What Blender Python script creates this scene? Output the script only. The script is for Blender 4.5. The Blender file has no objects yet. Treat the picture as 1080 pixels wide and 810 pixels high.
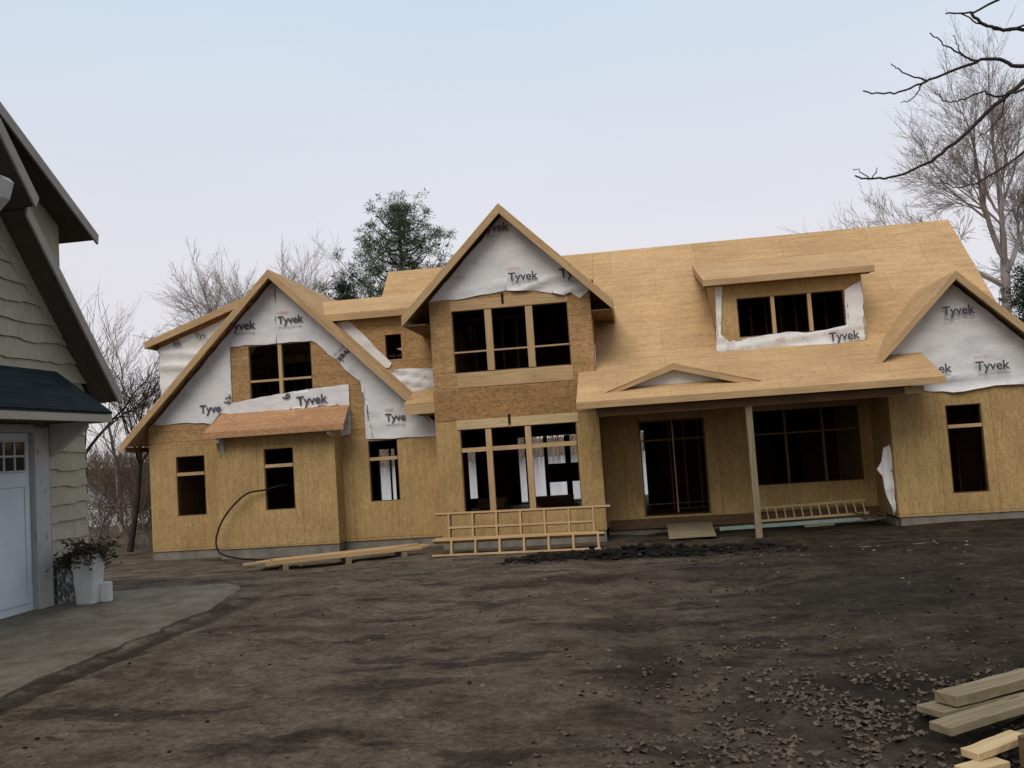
import bpy, bmesh, math, random
from mathutils import Vector, Matrix, noise
from math import radians, sin, cos, pi, tan

S = bpy.context.scene
COL = S.collection
rnd = random.Random(7)
V = Vector

# ------------------------------------------------------------------ helpers
def fnoise(x, y, z=0.0, o=4):
    return noise.fractal(V((x, y, z)), 1.0, 2.0, o)

def sm(a, b, x):
    t = max(0.0, min(1.0, (x - a) / (b - a)))
    return t * t * (3 - 2 * t)

def tag(o, label=None, cat=None, group=None, kind=None):
    if label: o['label'] = label
    if cat: o['category'] = cat
    if group: o['group'] = group
    if kind: o['kind'] = kind
    return o

def empty(name, loc, label=None, cat=None, group=None):
    o = bpy.data.objects.new(name, None)
    o.empty_display_size = 0.3
    COL.objects.link(o)
    o.location = loc
    return tag(o, label, cat, group)

class MB:
    """collects world-space geometry and links it as one mesh"""
    def __init__(s, long_uv=False):
        s.bm = bmesh.new(); s.long = long_uv; s.uvdone = False; s.udir = None
    def poly(s, pts):
        vs = [s.bm.verts.new(p) for p in pts]
        return s.bm.faces.new(vs)
    def hexa(s, b, t):
        """b, t: 4 bottom and 4 top points, same winding"""
        v = [s.bm.verts.new(p) for p in list(b) + list(t)]
        for f in ((3,2,1,0),(4,5,6,7),(0,1,5,4),(1,2,6,5),(2,3,7,6),(3,0,4,7)):
            s.bm.faces.new([v[i] for i in f])
        return s
    def box(s, x0, x1, y0, y1, z0, z1):
        return s.hexa([(x0,y0,z0),(x1,y0,z0),(x1,y1,z0),(x0,y1,z0)],
                      [(x0,y0,z1),(x1,y0,z1),(x1,y1,z1),(x0,y1,z1)])
    def prism(s, pts, d):
        """closed polygon pts (3D) pushed by vector d"""
        d = V(d); n = len(pts)
        a = [s.bm.verts.new(p) for p in pts]
        b = [s.bm.verts.new(V(p) + d) for p in pts]
        s.bm.faces.new(a[::-1]); s.bm.faces.new(b)
        for i in range(n):
            j = (i + 1) % n
            s.bm.faces.new((a[i], a[j], b[j], b[i]))
        return s
    def board(s, p0, p1, w, t, roll=0.0):
        """timber from p0 to p1; w across (horizontal), t thick (up)"""
        p0 = V(p0); p1 = V(p1); d = (p1 - p0).normalized()
        up = V((0,0,1)) if abs(d.z) < 0.95 else V((0,-1,0))
        r = d.cross(up).normalized(); u = r.cross(d).normalized()
        if roll:
            m = Matrix.Rotation(roll, 3, d); r = m @ r; u = m @ u
        q = [(-w/2,-t/2),(w/2,-t/2),(w/2,t/2),(-w/2,t/2)]
        A = [p0 + r*a + u*b for a, b in q]; B = [p1 + r*a + u*b for a, b in q]
        return s.hexa(A, B)
    def tube(s, pts, rad, n=6, caps=True):
        pts = [V(p) for p in pts]; rings = []
        prev = None
        for i, p in enumerate(pts):
            d = (pts[min(i+1, len(pts)-1)] - pts[max(i-1, 0)]).normalized()
            if prev is None:
                a = V((0,0,1)) if abs(d.z) < 0.9 else V((1,0,0))
                u = d.cross(a).normalized()
            else:
                u = (prev - d * prev.dot(d))
                u = u.normalized() if u.length > 1e-6 else d.orthogonal().normalized()
            prev = u; w = d.cross(u)
            r = rad[i] if isinstance(rad, (list, tuple)) else rad
            rings.append([s.bm.verts.new(p + (u*cos(2*pi*k/n) + w*sin(2*pi*k/n))*r) for k in range(n)])
        for a, b in zip(rings, rings[1:]):
            for k in range(n):
                s.bm.faces.new((a[k], a[(k+1)%n], b[(k+1)%n], b[k]))
        if caps and n > 2:
            s.bm.faces.new(rings[0][::-1]); s.bm.faces.new(rings[-1])
        return s
    def slab(s, top, th):
        """roof slab: top outline pushed straight down by th"""
        return s.prism(top, (0, 0, -th))
    def cut(s, co, no):
        g = list(s.bm.verts) + list(s.bm.edges) + list(s.bm.faces)
        bmesh.ops.bisect_plane(s.bm, geom=g, plane_co=co, plane_no=no, clear_outer=True)
        return s
    def build(s, name, mat, parent=None, smooth=False, origin=None):
        bm = s.bm
        bmesh.ops.recalc_face_normals(bm, faces=bm.faces)
        uv = bm.loops.layers.uv.verify()
        if not s.uvdone:
            for f in bm.faces:
                n = f.normal
                if s.udir is not None:
                    u = s.udir - n*s.udir.dot(n)
                    u = u.normalized() if u.length > 0.3 else n.orthogonal().normalized()
                elif s.long:
                    e = max(f.edges, key=lambda q: q.calc_length())
                    u = (e.verts[1].co - e.verts[0].co)
                    u = u.normalized() if u.length > 0 else V((1,0,0))
                else:
                    u = V((1,0,0)) if abs(n.z) > 0.995 else V((0,0,1)).cross(n).normalized()
                w = n.cross(u)
                off = (f.index % 13) * 0.37 if (s.long and s.udir is None) else 0
                for l in f.loops:
                    c = l.vert.co
                    l[uv].uv = (c.dot(u) + off, c.dot(w) + off)
        me = bpy.data.meshes.new(name)
        o = bpy.data.objects.new(name, me)
        if parent is not None:
            base = parent.matrix_world_loc if hasattr(parent, 'matrix_world_loc') else wloc(parent)
            bmesh.ops.translate(bm, verts=bm.verts, vec=-base)
        elif origin is not None:
            bmesh.ops.translate(bm, verts=bm.verts, vec=-V(origin)); o.location = origin
        bm.to_mesh(me); bm.free()
        me.materials.append(mat)
        if smooth:
            for p in me.polygons: p.use_smooth = True
        COL.objects.link(o)
        if parent is not None: o.parent = parent
        return o

def wloc(o):
    l = V(o.location)
    while o.parent:
        o = o.parent; l += V(o.location)
    return l

# ------------------------------------------------------------------ materials
def mat(name, rough=0.8):
    m = bpy.data.materials.new(name); m.use_nodes = True
    nt = m.node_tree; b = nt.nodes['Principled BSDF']
    b.inputs['Roughness'].default_value = rough
    b.inputs['Specular IOR Level'].default_value = 0.14
    return m, nt, b

def N(nt, t, **k):
    n = nt.nodes.new(t)
    for a, v in k.items():
        if a in n.inputs: n.inputs[a].default_value = v
        else: setattr(n, a, v)
    return n

def ramp(nt, src, stops):
    r = nt.nodes.new('ShaderNodeValToRGB')
    e = r.color_ramp.elements
    while len(e) < len(stops): e.new(0.5)
    for i, (p, c) in enumerate(stops):
        e[i].position = p; e[i].color = (*c, 1) if len(c) == 3 else c
    nt.links.new(src, r.inputs[0]); return r.outputs[0]

def mixc(nt, fac, a, b, mode='MIX'):
    m = nt.nodes.new('ShaderNodeMix'); m.data_type = 'RGBA'; m.blend_type = mode
    for i, v in ((0, fac), (6, a), (7, b)):
        if isinstance(v, (int, float)): m.inputs[i].default_value = v
        elif isinstance(v, tuple): m.inputs[i].default_value = (*v, 1) if len(v) == 3 else v
        else: nt.links.new(v, m.inputs[i])
    return m.outputs[2]

def coords(nt, kind='UV', scale=(1,1,1), rot=(0,0,0), loc=(0,0,0)):
    tc = nt.nodes.new('ShaderNodeTexCoord'); mp = nt.nodes.new('ShaderNodeMapping')
    nt.links.new(tc.outputs[kind], mp.inputs[0])
    mp.inputs['Scale'].default_value = scale; mp.inputs['Rotation'].default_value = rot; mp.inputs['Location'].default_value = loc
    return mp.outputs[0]

def noise_t(nt, vec, scale, detail=4, rough=0.55):
    n = N(nt, 'ShaderNodeTexNoise', Scale=scale, Detail=detail, Roughness=rough)
    nt.links.new(vec, n.inputs['Vector']); return n.outputs['Fac']

def bump(nt, b, h, strength=0.3, dist=0.02):
    n = N(nt, 'ShaderNodeBump', Strength=strength, Distance=dist)
    nt.links.new(h, n.inputs['Height']); nt.links.new(n.outputs[0], b.inputs['Normal'])

def osb(name, dark, mid, light, bw=1.22, rh=2.44, vertical=True, nails=0.0, blotch=0.35, off=0.0, seam=0.5):
    m, nt, b = mat(name, 0.85)
    st = (1,1,1)
    sx, sy = (48, 17) if vertical else (17, 48)
    v1 = N(nt, 'ShaderNodeTexVoronoi', Scale=1.0); nt.links.new(coords(nt, 'UV', (sx, sy, 1), (0,0,0.25)), v1.inputs['Vector'])
    v2 = N(nt, 'ShaderNodeTexVoronoi', Scale=1.0); nt.links.new(coords(nt, 'UV', (sx*0.8, sy*0.7, 1), (0,0,-0.45)), v2.inputs['Vector'])
    s1 = nt.nodes.new('ShaderNodeSeparateColor'); nt.links.new(v1.outputs['Color'], s1.inputs[0])
    s2 = nt.nodes.new('ShaderNodeSeparateColor'); nt.links.new(v2.outputs['Color'], s2.inputs[0])
    a = N(nt, 'ShaderNodeMath', operation='MULTIPLY_ADD'); nt.links.new(s1.outputs[0], a.inputs[0]); a.inputs[1].default_value = 0.5
    a2 = N(nt, 'ShaderNodeMath', operation='MULTIPLY'); nt.links.new(s2.outputs[1], a2.inputs[0]); a2.inputs[1].default_value = 0.5
    nt.links.new(a2.outputs[0], a.inputs[2])
    col = ramp(nt, a.outputs[0], [(0.02, dark), (0.30, tuple(d*0.35+q*0.65 for d,q in zip(dark,mid))), (0.5, mid), (0.72, tuple(d*0.3+q*0.7 for d,q in zip(light,mid))), (1.0, light)])
    # streaks of the strands, metre scale, and worn blotches
    stv = coords(nt, 'UV', (9, 0.8, 1) if vertical else (0.8, 9, 1))
    stk = noise_t(nt, stv, 1.0, 4, 0.6)
    col = mixc(nt, 0.42, col, ramp(nt, stk, [(0.25, (0.5,0.5,0.5)), (0.75, (1.25,1.2,1.1))]), 'MULTIPLY')
    big = noise_t(nt, coords(nt, 'UV', (0.5,0.5,1)), 1.3, 5, 0.6)
    col = mixc(nt, blotch, col, ramp(nt, big, [(0.3, (0.55,0.5,0.45)), (0.65, (1.15,1.15,1.1))]), 'MULTIPLY')
    br = N(nt, 'ShaderNodeTexBrick', Scale=1.0)
    br.inputs['Color1'].default_value = (1,1,1,1); br.inputs['Color2'].default_value = (0.82,0.80,0.77,1)
    br.inputs['Mortar'].default_value = (0.3,0.25,0.2,1)
    br.inputs['Mortar Size'].default_value = 0.007; br.inputs['Mortar Smooth'].default_value = 0.2
    br.inputs['Brick Width'].default_value = bw; br.inputs['Row Height'].default_value = rh
    br.offset = 0.5 if not vertical else 0.0
    nt.links.new(coords(nt, 'UV', (1,1,1), (0,0,0), (0.31, 0.5 if vertical else 0.0, 0)), br.inputs['Vector'])
    col = mixc(nt, seam, col, br.outputs['Color'], 'MULTIPLY')
    if nails:
        b2 = N(nt, 'ShaderNodeTexBrick', Scale=1.0)
        b2.inputs['Color1'].default_value = (1,1,1,1); b2.inputs['Color2'].default_value = (0.95,0.95,0.95,1)
        b2.inputs['Mortar'].default_value = (0.45,0.36,0.28,1)
        b2.inputs['Mortar Size'].default_value = 0.006; b2.inputs['Mortar Smooth'].default_value = 0.3
        b2.inputs['Brick Width'].default_value = 2.44; b2.inputs['Row Height'].default_value = 0.305
        nt.links.new(coords(nt), b2.inputs['Vector'])
        col = mixc(nt, nails, col, b2.outputs['Color'], 'MULTIPLY')
    # knots and stray marks
    kn = N(nt, 'ShaderNodeTexVoronoi', Scale=1.3); nt.links.new(coords(nt), kn.inputs['Vector'])
    kf = ramp(nt, kn.outputs['Distance'], [(0.02, (0.35,0.3,0.25)), (0.07, (1,1,1))])
    col = mixc(nt, 0.5, col, kf, 'MULTIPLY')
    nt.links.new(col, b.inputs['Base Color'])
    bump(nt, b, a.outputs[0], 0.25, 0.004)
    return m

def lumber(name, c1, c2, rough=0.75):
    m, nt, b = mat(name, rough)
    n1 = noise_t(nt, coords(nt, 'UV', (1.2, 26, 1)), 1.0, 5, 0.6)
    n2 = noise_t(nt, coords(nt, 'UV', (0.6, 0.9, 1)), 1.0, 3, 0.5)
    col = ramp(nt, n1, [(0.3, c1), (0.7, c2)])
    kv = N(nt, 'ShaderNodeTexVoronoi', Scale=1.0); nt.links.new(coords(nt, 'UV', (1.6, 9, 1)), kv.inputs['Vector'])
    col = mixc(nt, 0.75, col, ramp(nt, kv.outputs['Distance'], [(0.05, (0.38,0.28,0.2)), (0.13, (1,1,1))]), 'MULTIPLY')
    col = mixc(nt, 0.45, col, ramp(nt, n2, [(0.3, (0.6,0.56,0.5)), (0.7, (1.15,1.12,1.08))]), 'MULTIPLY')
    nt.links.new(col, b.inputs['Base Color']); bump(nt, b, n1, 0.2, 0.003)
    return m

def plain(name, c, rough=0.7, var=0.25, scale=3.0, bmp=0.0, metal=0.0, kind='Object'):
    m, nt, b = mat(name, rough)
    n1 = noise_t(nt, coords(nt, kind), scale, 6, 0.6)
    d = tuple(x*(1-var) for x in c); l = tuple(min(1, x*(1+var)) for x in c)
    nt.links.new(ramp(nt, n1, [(0.3, d), (0.7, l)]), b.inputs['Base Color'])
    b.inputs['Metallic'].default_value = metal
    if bmp: bump(nt, b, n1, bmp, 0.02)
    return m

M = {}
M['osb'] = osb('osb_yellow', (0.37,0.245,0.11), (0.50,0.345,0.16), (0.60,0.435,0.22), 1.22, 3.0, True, 0.0, 0.38, seam=0.6)
M['osbr'] = osb('osb_brown', (0.30,0.175,0.08), (0.47,0.295,0.145), (0.60,0.40,0.21), 2.44, 1.22, False, 0.55, 0.3)
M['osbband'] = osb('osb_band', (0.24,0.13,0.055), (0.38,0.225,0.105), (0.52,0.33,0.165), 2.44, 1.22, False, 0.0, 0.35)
M['roof'] = osb('osb_roof', (0.50,0.325,0.17), (0.61,0.41,0.225), (0.70,0.495,0.29), 2.44, 1.22, False, 0.22, 0.35, seam=0.5)
M['proof'] = osb('osb_roof_pink', (0.33,0.17,0.09), (0.48,0.27,0.15), (0.58,0.36,0.21), 2.44, 1.22, False, 0.0, 0.3, seam=0.2)
M['lum'] = lumber('framing_lumber', (0.42,0.275,0.145), (0.60,0.43,0.25))
M['lumpale'] = lumber('pale_lumber', (0.5,0.37,0.2), (0.68,0.53,0.33))
M['lumdark'] = lumber('shade_toned_lumber', (0.13,0.08,0.045), (0.22,0.14,0.075))  # darker copy of the framing lumber, indoor and eave shade put into its colour
M['lumgrey'] = lumber('weathered_lumber', (0.19,0.155,0.10), (0.33,0.28,0.185))
M['lumwet'] = lumber('wet_plywood', (0.10,0.065,0.035), (0.18,0.12,0.07))
M['inter'] = plain('interior_boards', (0.05,0.03,0.018), 0.9, 0.3, 2.0)  # near black: the darkness of the rooms is put into the board colour
M['conc'] = plain('foundation_concrete', (0.20,0.185,0.16), 0.9, 0.3, 3.0, 0.2)
M['let'] = plain('wrap_print', (0.085,0.085,0.11), 0.7, 0.3, 12)
M['letg'] = plain('wrap_print_small', (0.26,0.26,0.28), 0.7, 0.2, 12)
M['red'] = plain('wrap_print_red', (0.55,0.24,0.21), 0.7, 0.25, 9)
def wrapmat():
    m, nt, b = mat('house_wrap', 0.55)
    v = coords(nt, 'Object')
    n1 = noise_t(nt, v, 1.6, 6, 0.6); n2 = noise_t(nt, coords(nt, 'Object', (1.6,1.6,2.6)), 1.3, 3, 0.5)
    c = ramp(nt, n1, [(0.28, (0.62,0.62,0.645)), (0.45, (0.74,0.74,0.76)), (0.75, (0.80,0.80,0.80))])
    nt.links.new(c, b.inputs['Base Color']); vo = N(nt, 'ShaderNodeTexVoronoi', Scale=2.6); vo.feature = 'DISTANCE_TO_EDGE'
    vm = N(nt, 'ShaderNodeVectorMath', operation='MULTIPLY_ADD'); nn = N(nt, 'ShaderNodeTexNoise', Scale=1.5, Detail=3.0)
    nt.links.new(v, nn.inputs['Vector']); nt.links.new(nn.outputs['Color'], vm.inputs[0]); vm.inputs[1].default_value = (0.9,0.9,0.9); nt.links.new(v, vm.inputs[2])
    nt.links.new(vm.outputs[0], vo.inputs['Vector'])
    cr = ramp(nt, vo.outputs['Distance'], [(0.0, (0,0,0)), (0.05, (0.7,0.7,0.7)), (0.4, (1,1,1))])
    hm = N(nt, 'ShaderNodeMath', operation='MULTIPLY_ADD'); nt.links.new(cr, hm.inputs[0]); hm.inputs[1].default_value = 0.35; nt.links.new(n2, hm.inputs[2])
    bump(nt, b, hm.outputs[0], 0.35, 0.04)
    return m
M['wrap'] = wrapmat()
M['black'] = plain('black_pipe', (0.012,0.012,0.012), 0.7, 0.2)
M['fasg'] = plain('grey_trim_paint', (0.36,0.33,0.29), 0.6, 0.12, 4)
M['sof'] = plain('dark_soffit', (0.095,0.085,0.07), 0.8, 0.15, 4)  # one dark tone for the undersides of the garage roofs
M['cream'] = plain('cream_fascia_paint', (0.42,0.39,0.31), 0.6, 0.1, 3)
M['white'] = plain('white_trim_paint', (0.50,0.51,0.50), 0.6, 0.1, 6)
def shakemat():
    m, nt, b = mat('green_grey_shake', 0.8)
    n1 = noise_t(nt, coords(nt, 'UV', (14, 1.2, 1)), 1.0, 5, 0.6); n2 = noise_t(nt, coords(nt, 'Object'), 1.5, 4)
    c = ramp(nt, n1, [(0.3, (0.38,0.345,0.26)), (0.7, (0.50,0.455,0.35))])
    c = mixc(nt, 0.4, c, ramp(nt, n2, [(0.3, (0.7,0.7,0.7)), (0.7, (1.1,1.1,1.1))]), 'MULTIPLY')
    nt.links.new(c, b.inputs['Base Color']); bump(nt, b, n1, 0.4, 0.01); return m
M['shake'] = shakemat()
def shingle():
    m, nt, b = mat('dark_blue_shingle', 0.85)
    br = N(nt, 'ShaderNodeTexBrick', Scale=1.0)
    br.inputs['Color1'].default_value = (0.012,0.021,0.027,1); br.inputs['Color2'].default_value = (0.020,0.031,0.037,1)
    br.inputs['Mortar'].default_value = (0.008,0.01,0.014,1); br.inputs['Mortar Size'].default_value = 0.008
    br.inputs['Brick Width'].default_value = 0.3; br.inputs['Row Height'].default_value = 0.14
    nt.links.new(coords(nt), br.inputs['Vector'])
    n = noise_t(nt, coords(nt, 'UV'), 60, 3)
    c = mixc(nt, 0.5, br.outputs['Color'], ramp(nt, n, [(0.3, (0.5,0.5,0.5)), (0.7, (1.4,1.4,1.4))]), 'MULTIPLY')
    nt.links.new(c, b.inputs['Base Color']); bump(nt, b, br.outputs['Fac'], 0.3, 0.01); return m
M['shing'] = shingle()
M['door'] = plain('garage_door_paint', (0.60,0.66,0.71), 0.5, 0.10, 1.2)
def glass():
    m, nt, b = mat('dark_glass', 0.08)
    b.inputs['Base Color'].default_value = (0.03,0.035,0.035,1); b.inputs['Specular IOR Level'].default_value = 0.5
    return m
M['glass'] = glass()
def speck(name, base, sp, scale):
    m, nt, b = mat(name, 0.85)
    v = N(nt, 'ShaderNodeTexVoronoi', Scale=scale); nt.links.new(coords(nt, 'UV', (1.6,1,1)), v.inputs['Vector'])
    s = nt.nodes.new('ShaderNodeSeparateColor'); nt.links.new(v.outputs['Color'], s.inputs[0])
    c = ramp(nt, s.outputs[0], [(0.3, base), (0.75, sp)])
    nt.links.new(mixc(nt, ramp(nt, v.outputs['Distance'], [(0.3,(0,0,0)),(0.6,(1,1,1))]), c, tuple(x*0.4 for x in base)), b.inputs['Base Color'])
    bump(nt, b, v.outputs['Distance'], 0.4, 0.02); return m
M['stone'] = speck('stone_veneer', (0.17,0.17,0.165), (0.42,0.42,0.41), 15)
def jambmat():
    m, nt, b = mat('chipped_jamb_paint', 0.7)
    n = noise_t(nt, coords(nt, 'UV', (5, 2.2, 1)), 3.2, 2, 0.4)
    nt.links.new(ramp(nt, n, [(0.30, (0.26,0.27,0.255)), (0.345, (0.44,0.445,0.43)), (0.9, (0.47,0.475,0.46))]), b.inputs['Base Color']); return m
M['jamb'] = jambmat()
M['bark'] = plain('grey_bark', (0.17,0.145,0.13), 0.9, 0.35, 6)
M['barkd'] = plain('dark_bark', (0.045,0.036,0.034), 0.9, 0.3, 6)
M['twig'] = plain('far_twigs', (0.31,0.27,0.255), 0.9, 0.3, 3)
M['brush'] = plain('brush_twigs', (0.10,0.075,0.06), 0.9, 0.3, 3)
M['farw'] = plain('far_wood', (0.22,0.17,0.13), 0.95, 0.4, 0.15)
M['needle'] = plain('pine_needles', (0.085,0.115,0.065), 0.8, 0.45, 1.2)
M['needled'] = plain('spruce_needles', (0.022,0.045,0.026), 0.8, 0.45, 1.2)
M['leaf'] = plain('dead_leaves', (0.098,0.075,0.058), 0.85, 0.85, 28.0)
M['clod'] = plain('soil_clods', (0.015,0.011,0.009), 0.95, 0.4, 5.0)
M['clod2'] = plain('pebbles', (0.16,0.14,0.115), 0.9, 0.4, 5.0)
M['plant'] = plain('winter_greens', (0.045,0.040,0.022), 0.8, 0.6, 8.0)
M['pot'] = plain('white_planter', (0.56,0.57,0.57), 0.5, 0.08, 4)
M['mint'] = plain('pale_green_board', (0.30,0.40,0.36), 0.7, 0.2, 4)
M['dock'] = plain('pale_dock', (0.75,0.68,0.6), 0.8, 0.1, 2)

# ------------------------------------------------------------------ ground
def ground_z(x, y, fine=True):
    z = -0.72 * sm(11.5, 20.0, y) - 0.09 * sm(21.0, 23.0, y)
    # in front of the garage it stays level
    k = sm(-5.0, -7.5, x) * sm(15.5, 12.5, y)
    z = z * (1 - k)
    z += 0.06 * sm(5.0, 7.0, x) * sm(18, 21, y)
    z -= 1.4 * sm(40, 56, y)                                 # bank down to the lake
    z += 6.0 * sm(240, 330, y)                               # far shore
    if fine and 1.5 < y < 30 and -16 < x < 14:
        a = 1.0
        if x < -4.75: a = 0.12 + 0.88 * max(sm(11.2, 12.6, y)*sm(-7.4, -6.6, x), sm(12.4, 13.2, y), 0.7*sm(-5.6, -5.0, x))
        a *= 1 - 0.75*sm(20.5, 22.5, y)
        a *= 1.0
        z += a * (0.045 * fnoise(x*0.55, y*0.55, 1.3, 3) + 0.022 * fnoise(x*2.3, y*2.3, 5.1, 4)
                  + 0.010 * fnoise(x*8.0, y*8.0, 2.2, 3))
        md = sm(-0.6, 1.8, x + 1.6*fnoise(x*0.5, y*0.5, 11.0, 3)) * sm(-0.25, 0.25, fnoise(x*0.9, y*0.9, 6.6, 3)) * (1 - sm(19.5, 21.0, y))
        z += md * (0.030*fnoise(x*4.5, y*4.5, 4.4, 4) + 0.016*abs(fnoise(x*12, y*12, 1.2, 2)))
        # ruts running towards the house
        for cx, w, d in ((-4.93, 0.16, 0.045), (-0.25, 0.28, 0.03), (1.35, 0.25, 0.025)):
            c = cx + (0.35 * sin(y*0.35) if cx > -4 else 0.02*sin(y*2))
            e = math.exp(-((x - c)/w)**2)
            lim = sm(11.6, 10.8, y) if cx < -4 else 1.0
            z -= d * e * lim
        # low heap of black soil
        hx = (x - 0.1)/2.5; hy = (y - 17.3 + 0.12*x)/0.85
        h = math.exp(-(hx**4) - hy**2)
        z += h * (0.15 + 0.16 * max(-0.6, fnoise(x*1.7, y*1.7, 8.0, 4)) + 0.11*fnoise(x*5, y*5, 3.0, 4))
    return z

def axis(lo, hi, step, far_lo, far_hi, g=1.22):
    a = []
    v = lo
    while v <= hi: a.append(v); v += step
    s = step; v = lo
    while v > far_lo: s *= g; v -= s; a.insert(0, v)
    s = step; v = a[-1]
    while v < far_hi: s *= g; v += s; a.append(v)
    return a

def make_ground():
    xs = axis(-6.5, 6.2, 0.055, -700, 700, 1.16)
    ys = axis(3.4, 21.5, 0.055, -60, 1400, 1.14)
    nx, ny = len(xs), len(ys)
    verts = [(x, y, ground_z(x, y)) for y in ys for x in xs]
    faces = [(j*nx+i, j*nx+i+1, (j+1)*nx+i+1, (j+1)*nx+i) for j in range(ny-1) for i in range(nx-1)]
    me = bpy.data.meshes.new('ground'); me.from_pydata(verts, [], faces)
    for p in me.polygons: p.use_smooth = True
    o = bpy.data.objects.new('ground', me); COL.objects.link(o)
    tag(o, kind='structure')
    m, nt, b = mat('dirt_ground', 0.85)
    b.inputs['Specular IOR Level'].default_value = 0.07
    P = coords(nt, 'Object')
    big = noise_t(nt, P, 0.55, 6, 0.6)
    midn = noise_t(nt, P, 2.6, 8, 0.68)
    fine = noise_t(nt, P, 17.0, 6, 0.7)
    stretch = noise_t(nt, coords(nt, 'Object', (0.5, 1.3, 1)), 1.4, 7, 0.65)
    # dry tan soil -> dark wet soil towards the right (different soil), broken up by noise
    sep = nt.nodes.new('ShaderNodeSeparateXYZ'); nt.links.new(P, sep.inputs[0])
    gx = N(nt, 'ShaderNodeMapRange'); gx.inputs['From Min'].default_value = -3.5; gx.inputs['From Max'].default_value = 3.0
    nt.links.new(sep.outputs['X'], gx.inputs['Value'])
    add = N(nt, 'ShaderNodeMath', operation='MULTIPLY_ADD'); nt.links.new(stretch, add.inputs[0]); add.inputs[1].default_value = 1.9
    nt.links.new(gx.outputs[0], add.inputs[2])
    wet = ramp(nt, add.outputs[0], [(0.50, (0,0,0)), (0.80, (0.45,0.45,0.45)), (1.0, (1,1,1))])
    # shift range so ramp spans it
    add.inputs[1].default_value = 1.0
    half = N(nt, 'ShaderNodeMath', operation='MULTIPLY'); nt.links.new(add.outputs[0], half.inputs[0]); half.inputs[1].default_value = 0.72
    nt.links.new(half.outputs[0], wet.node.inputs[0])
    dry = ramp(nt, midn, [(0.25, (0.085,0.066,0.049)), (0.5, (0.155,0.125,0.096)), (0.8, (0.215,0.178,0.140))])
    wetc = ramp(nt, midn, [(0.3, (0.022,0.016,0.012)), (0.55, (0.064,0.050,0.037)), (0.8, (0.125,0.102,0.079))])
    col = mixc(nt, wet, dry, wetc)
    # trampled mottling, half a metre to two metres across, drawn out sideways
    mot = noise_t(nt, coords(nt, 'Object', (1.0, 1.35, 1)), 1.1, 9, 0.74)
    col = mixc(nt, 0.85, col, ramp(nt, mot, [(0.34, (0.42,0.38,0.35)), (0.47, (0.85,0.83,0.81)), (0.56, (1.0,1.0,1.0)), (0.68, (1.28,1.26,1.24))]), 'MULTIPLY')
    # patches of black topsoil
    pat = ramp(nt, stretch, [(0.545, (0,0,0)), (0.60, (1,1,1))])
    col = mixc(nt, pat, col, mixc(nt, 0.62, col, (0.026,0.018,0.015)))
    pt2 = ramp(nt, noise_t(nt, coords(nt, 'Object', (1,1.2,1), (0,0,0.6), (7,3,0)), 3.4, 9, 0.72), [(0.60, (0,0,0)), (0.635, (1,1,1))])
    col = mixc(nt, pt2, col, mixc(nt, 0.55, col, (0.030,0.021,0.017)))
    pm = N(nt, 'ShaderNodeMath', operation='MULTIPLY'); pm.inputs[1].default_value = 0.8
    # explicit stains: black soil heap, dark blotches, gutter beside the slab, bare brown strip along the house
    def blob(cx, cy, rx, ry, colour, col, soft=0.35, amt=0.9):
        mp = nt.nodes.new('ShaderNodeMapping'); nt.links.new(P, mp.inputs[0])
        mp.inputs['Location'].default_value = (-cx/rx, -cy/ry, 0); mp.inputs['Scale'].default_value = (1/rx, 1/ry, 0)
        ln = N(nt, 'ShaderNodeVectorMath', operation='LENGTH'); nt.links.new(mp.outputs[0], ln.inputs[0])
        ad = N(nt, 'ShaderNodeMath', operation='MULTIPLY_ADD'); nt.links.new(noise_t(nt, P, 2.2, 6, 0.65), ad.inputs[0])
        ad.inputs[1].default_value = 1.1; nt.links.new(ln.outputs['Value'], ad.inputs[2])
        f = ramp(nt, ad.outputs[0], [(0.0, (amt,amt,amt)), (0.999, (0,0,0))])
        mr = f.node; mr.color_ramp.elements[0].position = 0.62; mr.color_ramp.elements[1].position = 0.62
        sc = N(nt, 'ShaderNodeMath', operation='MULTIPLY'); sc.inputs[1].default_value = 0.5
        nt.links.new(ad.outputs[0], sc.inputs[0]); nt.links.new(sc.outputs[0], mr.inputs[0])
        mr.color_ramp.elements[0].position = 0.75 - soft; mr.color_ramp.elements[1].position = 0.80
        return mixc(nt, f, col, colour)
    col = blob(0.1, 17.2, 3.2, 1.25, (0.010,0.008,0.007), col, 0.12, 1.0)
    col = blob(3.9, 15.6, 2.2, 0.35, (0.014,0.011,0.010), col, 0.3, 0.85)
    col = blob(-0.9, 11.4, 1.5, 0.55, (0.040,0.025,0.020), col, 0.3, 0.7)
    col = blob(1.6, 5.8, 1.5, 1.4, (0.022,0.018,0.014), col, 0.4, 0.75)
    col = blob(-3.2, 9.0, 1.2, 0.30, (0.055,0.040,0.030), col, 0.3, 0.6)
    col = blob(-2.2, 6.6, 0.8, 0.22, (0.050,0.036,0.027), col, 0.3, 0.6)
    col = blob(0.0, 7.0, 0.42, 0.95, (0.030,0.021,0.018), col, 0.3, 0.8)
    col = blob(-0.15, 8.6, 0.6, 0.6, (0.034,0.024,0.021), col, 0.3, 0.7)
    col = blob(1.9, 9.5, 1.4, 1.6, (0.026,0.022,0.019), col, 0.4, 0.7)
    col = blob(1.0, 12.0, 1.3, 1.2, (0.030,0.024,0.021), col, 0.4, 0.6)
    col = blob(3.6, 14.6, 2.6, 1.1, (0.022,0.018,0.016), col, 0.35, 0.75)
    col = blob(-1.6, 14.0, 1.6, 0.9, (0.038,0.028,0.024), col, 0.4, 0.55)
    col = blob(4.3, 17.1, 1.1, 0.18, (0.30,0.28,0.25), col, 0.2, 0.75)
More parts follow.
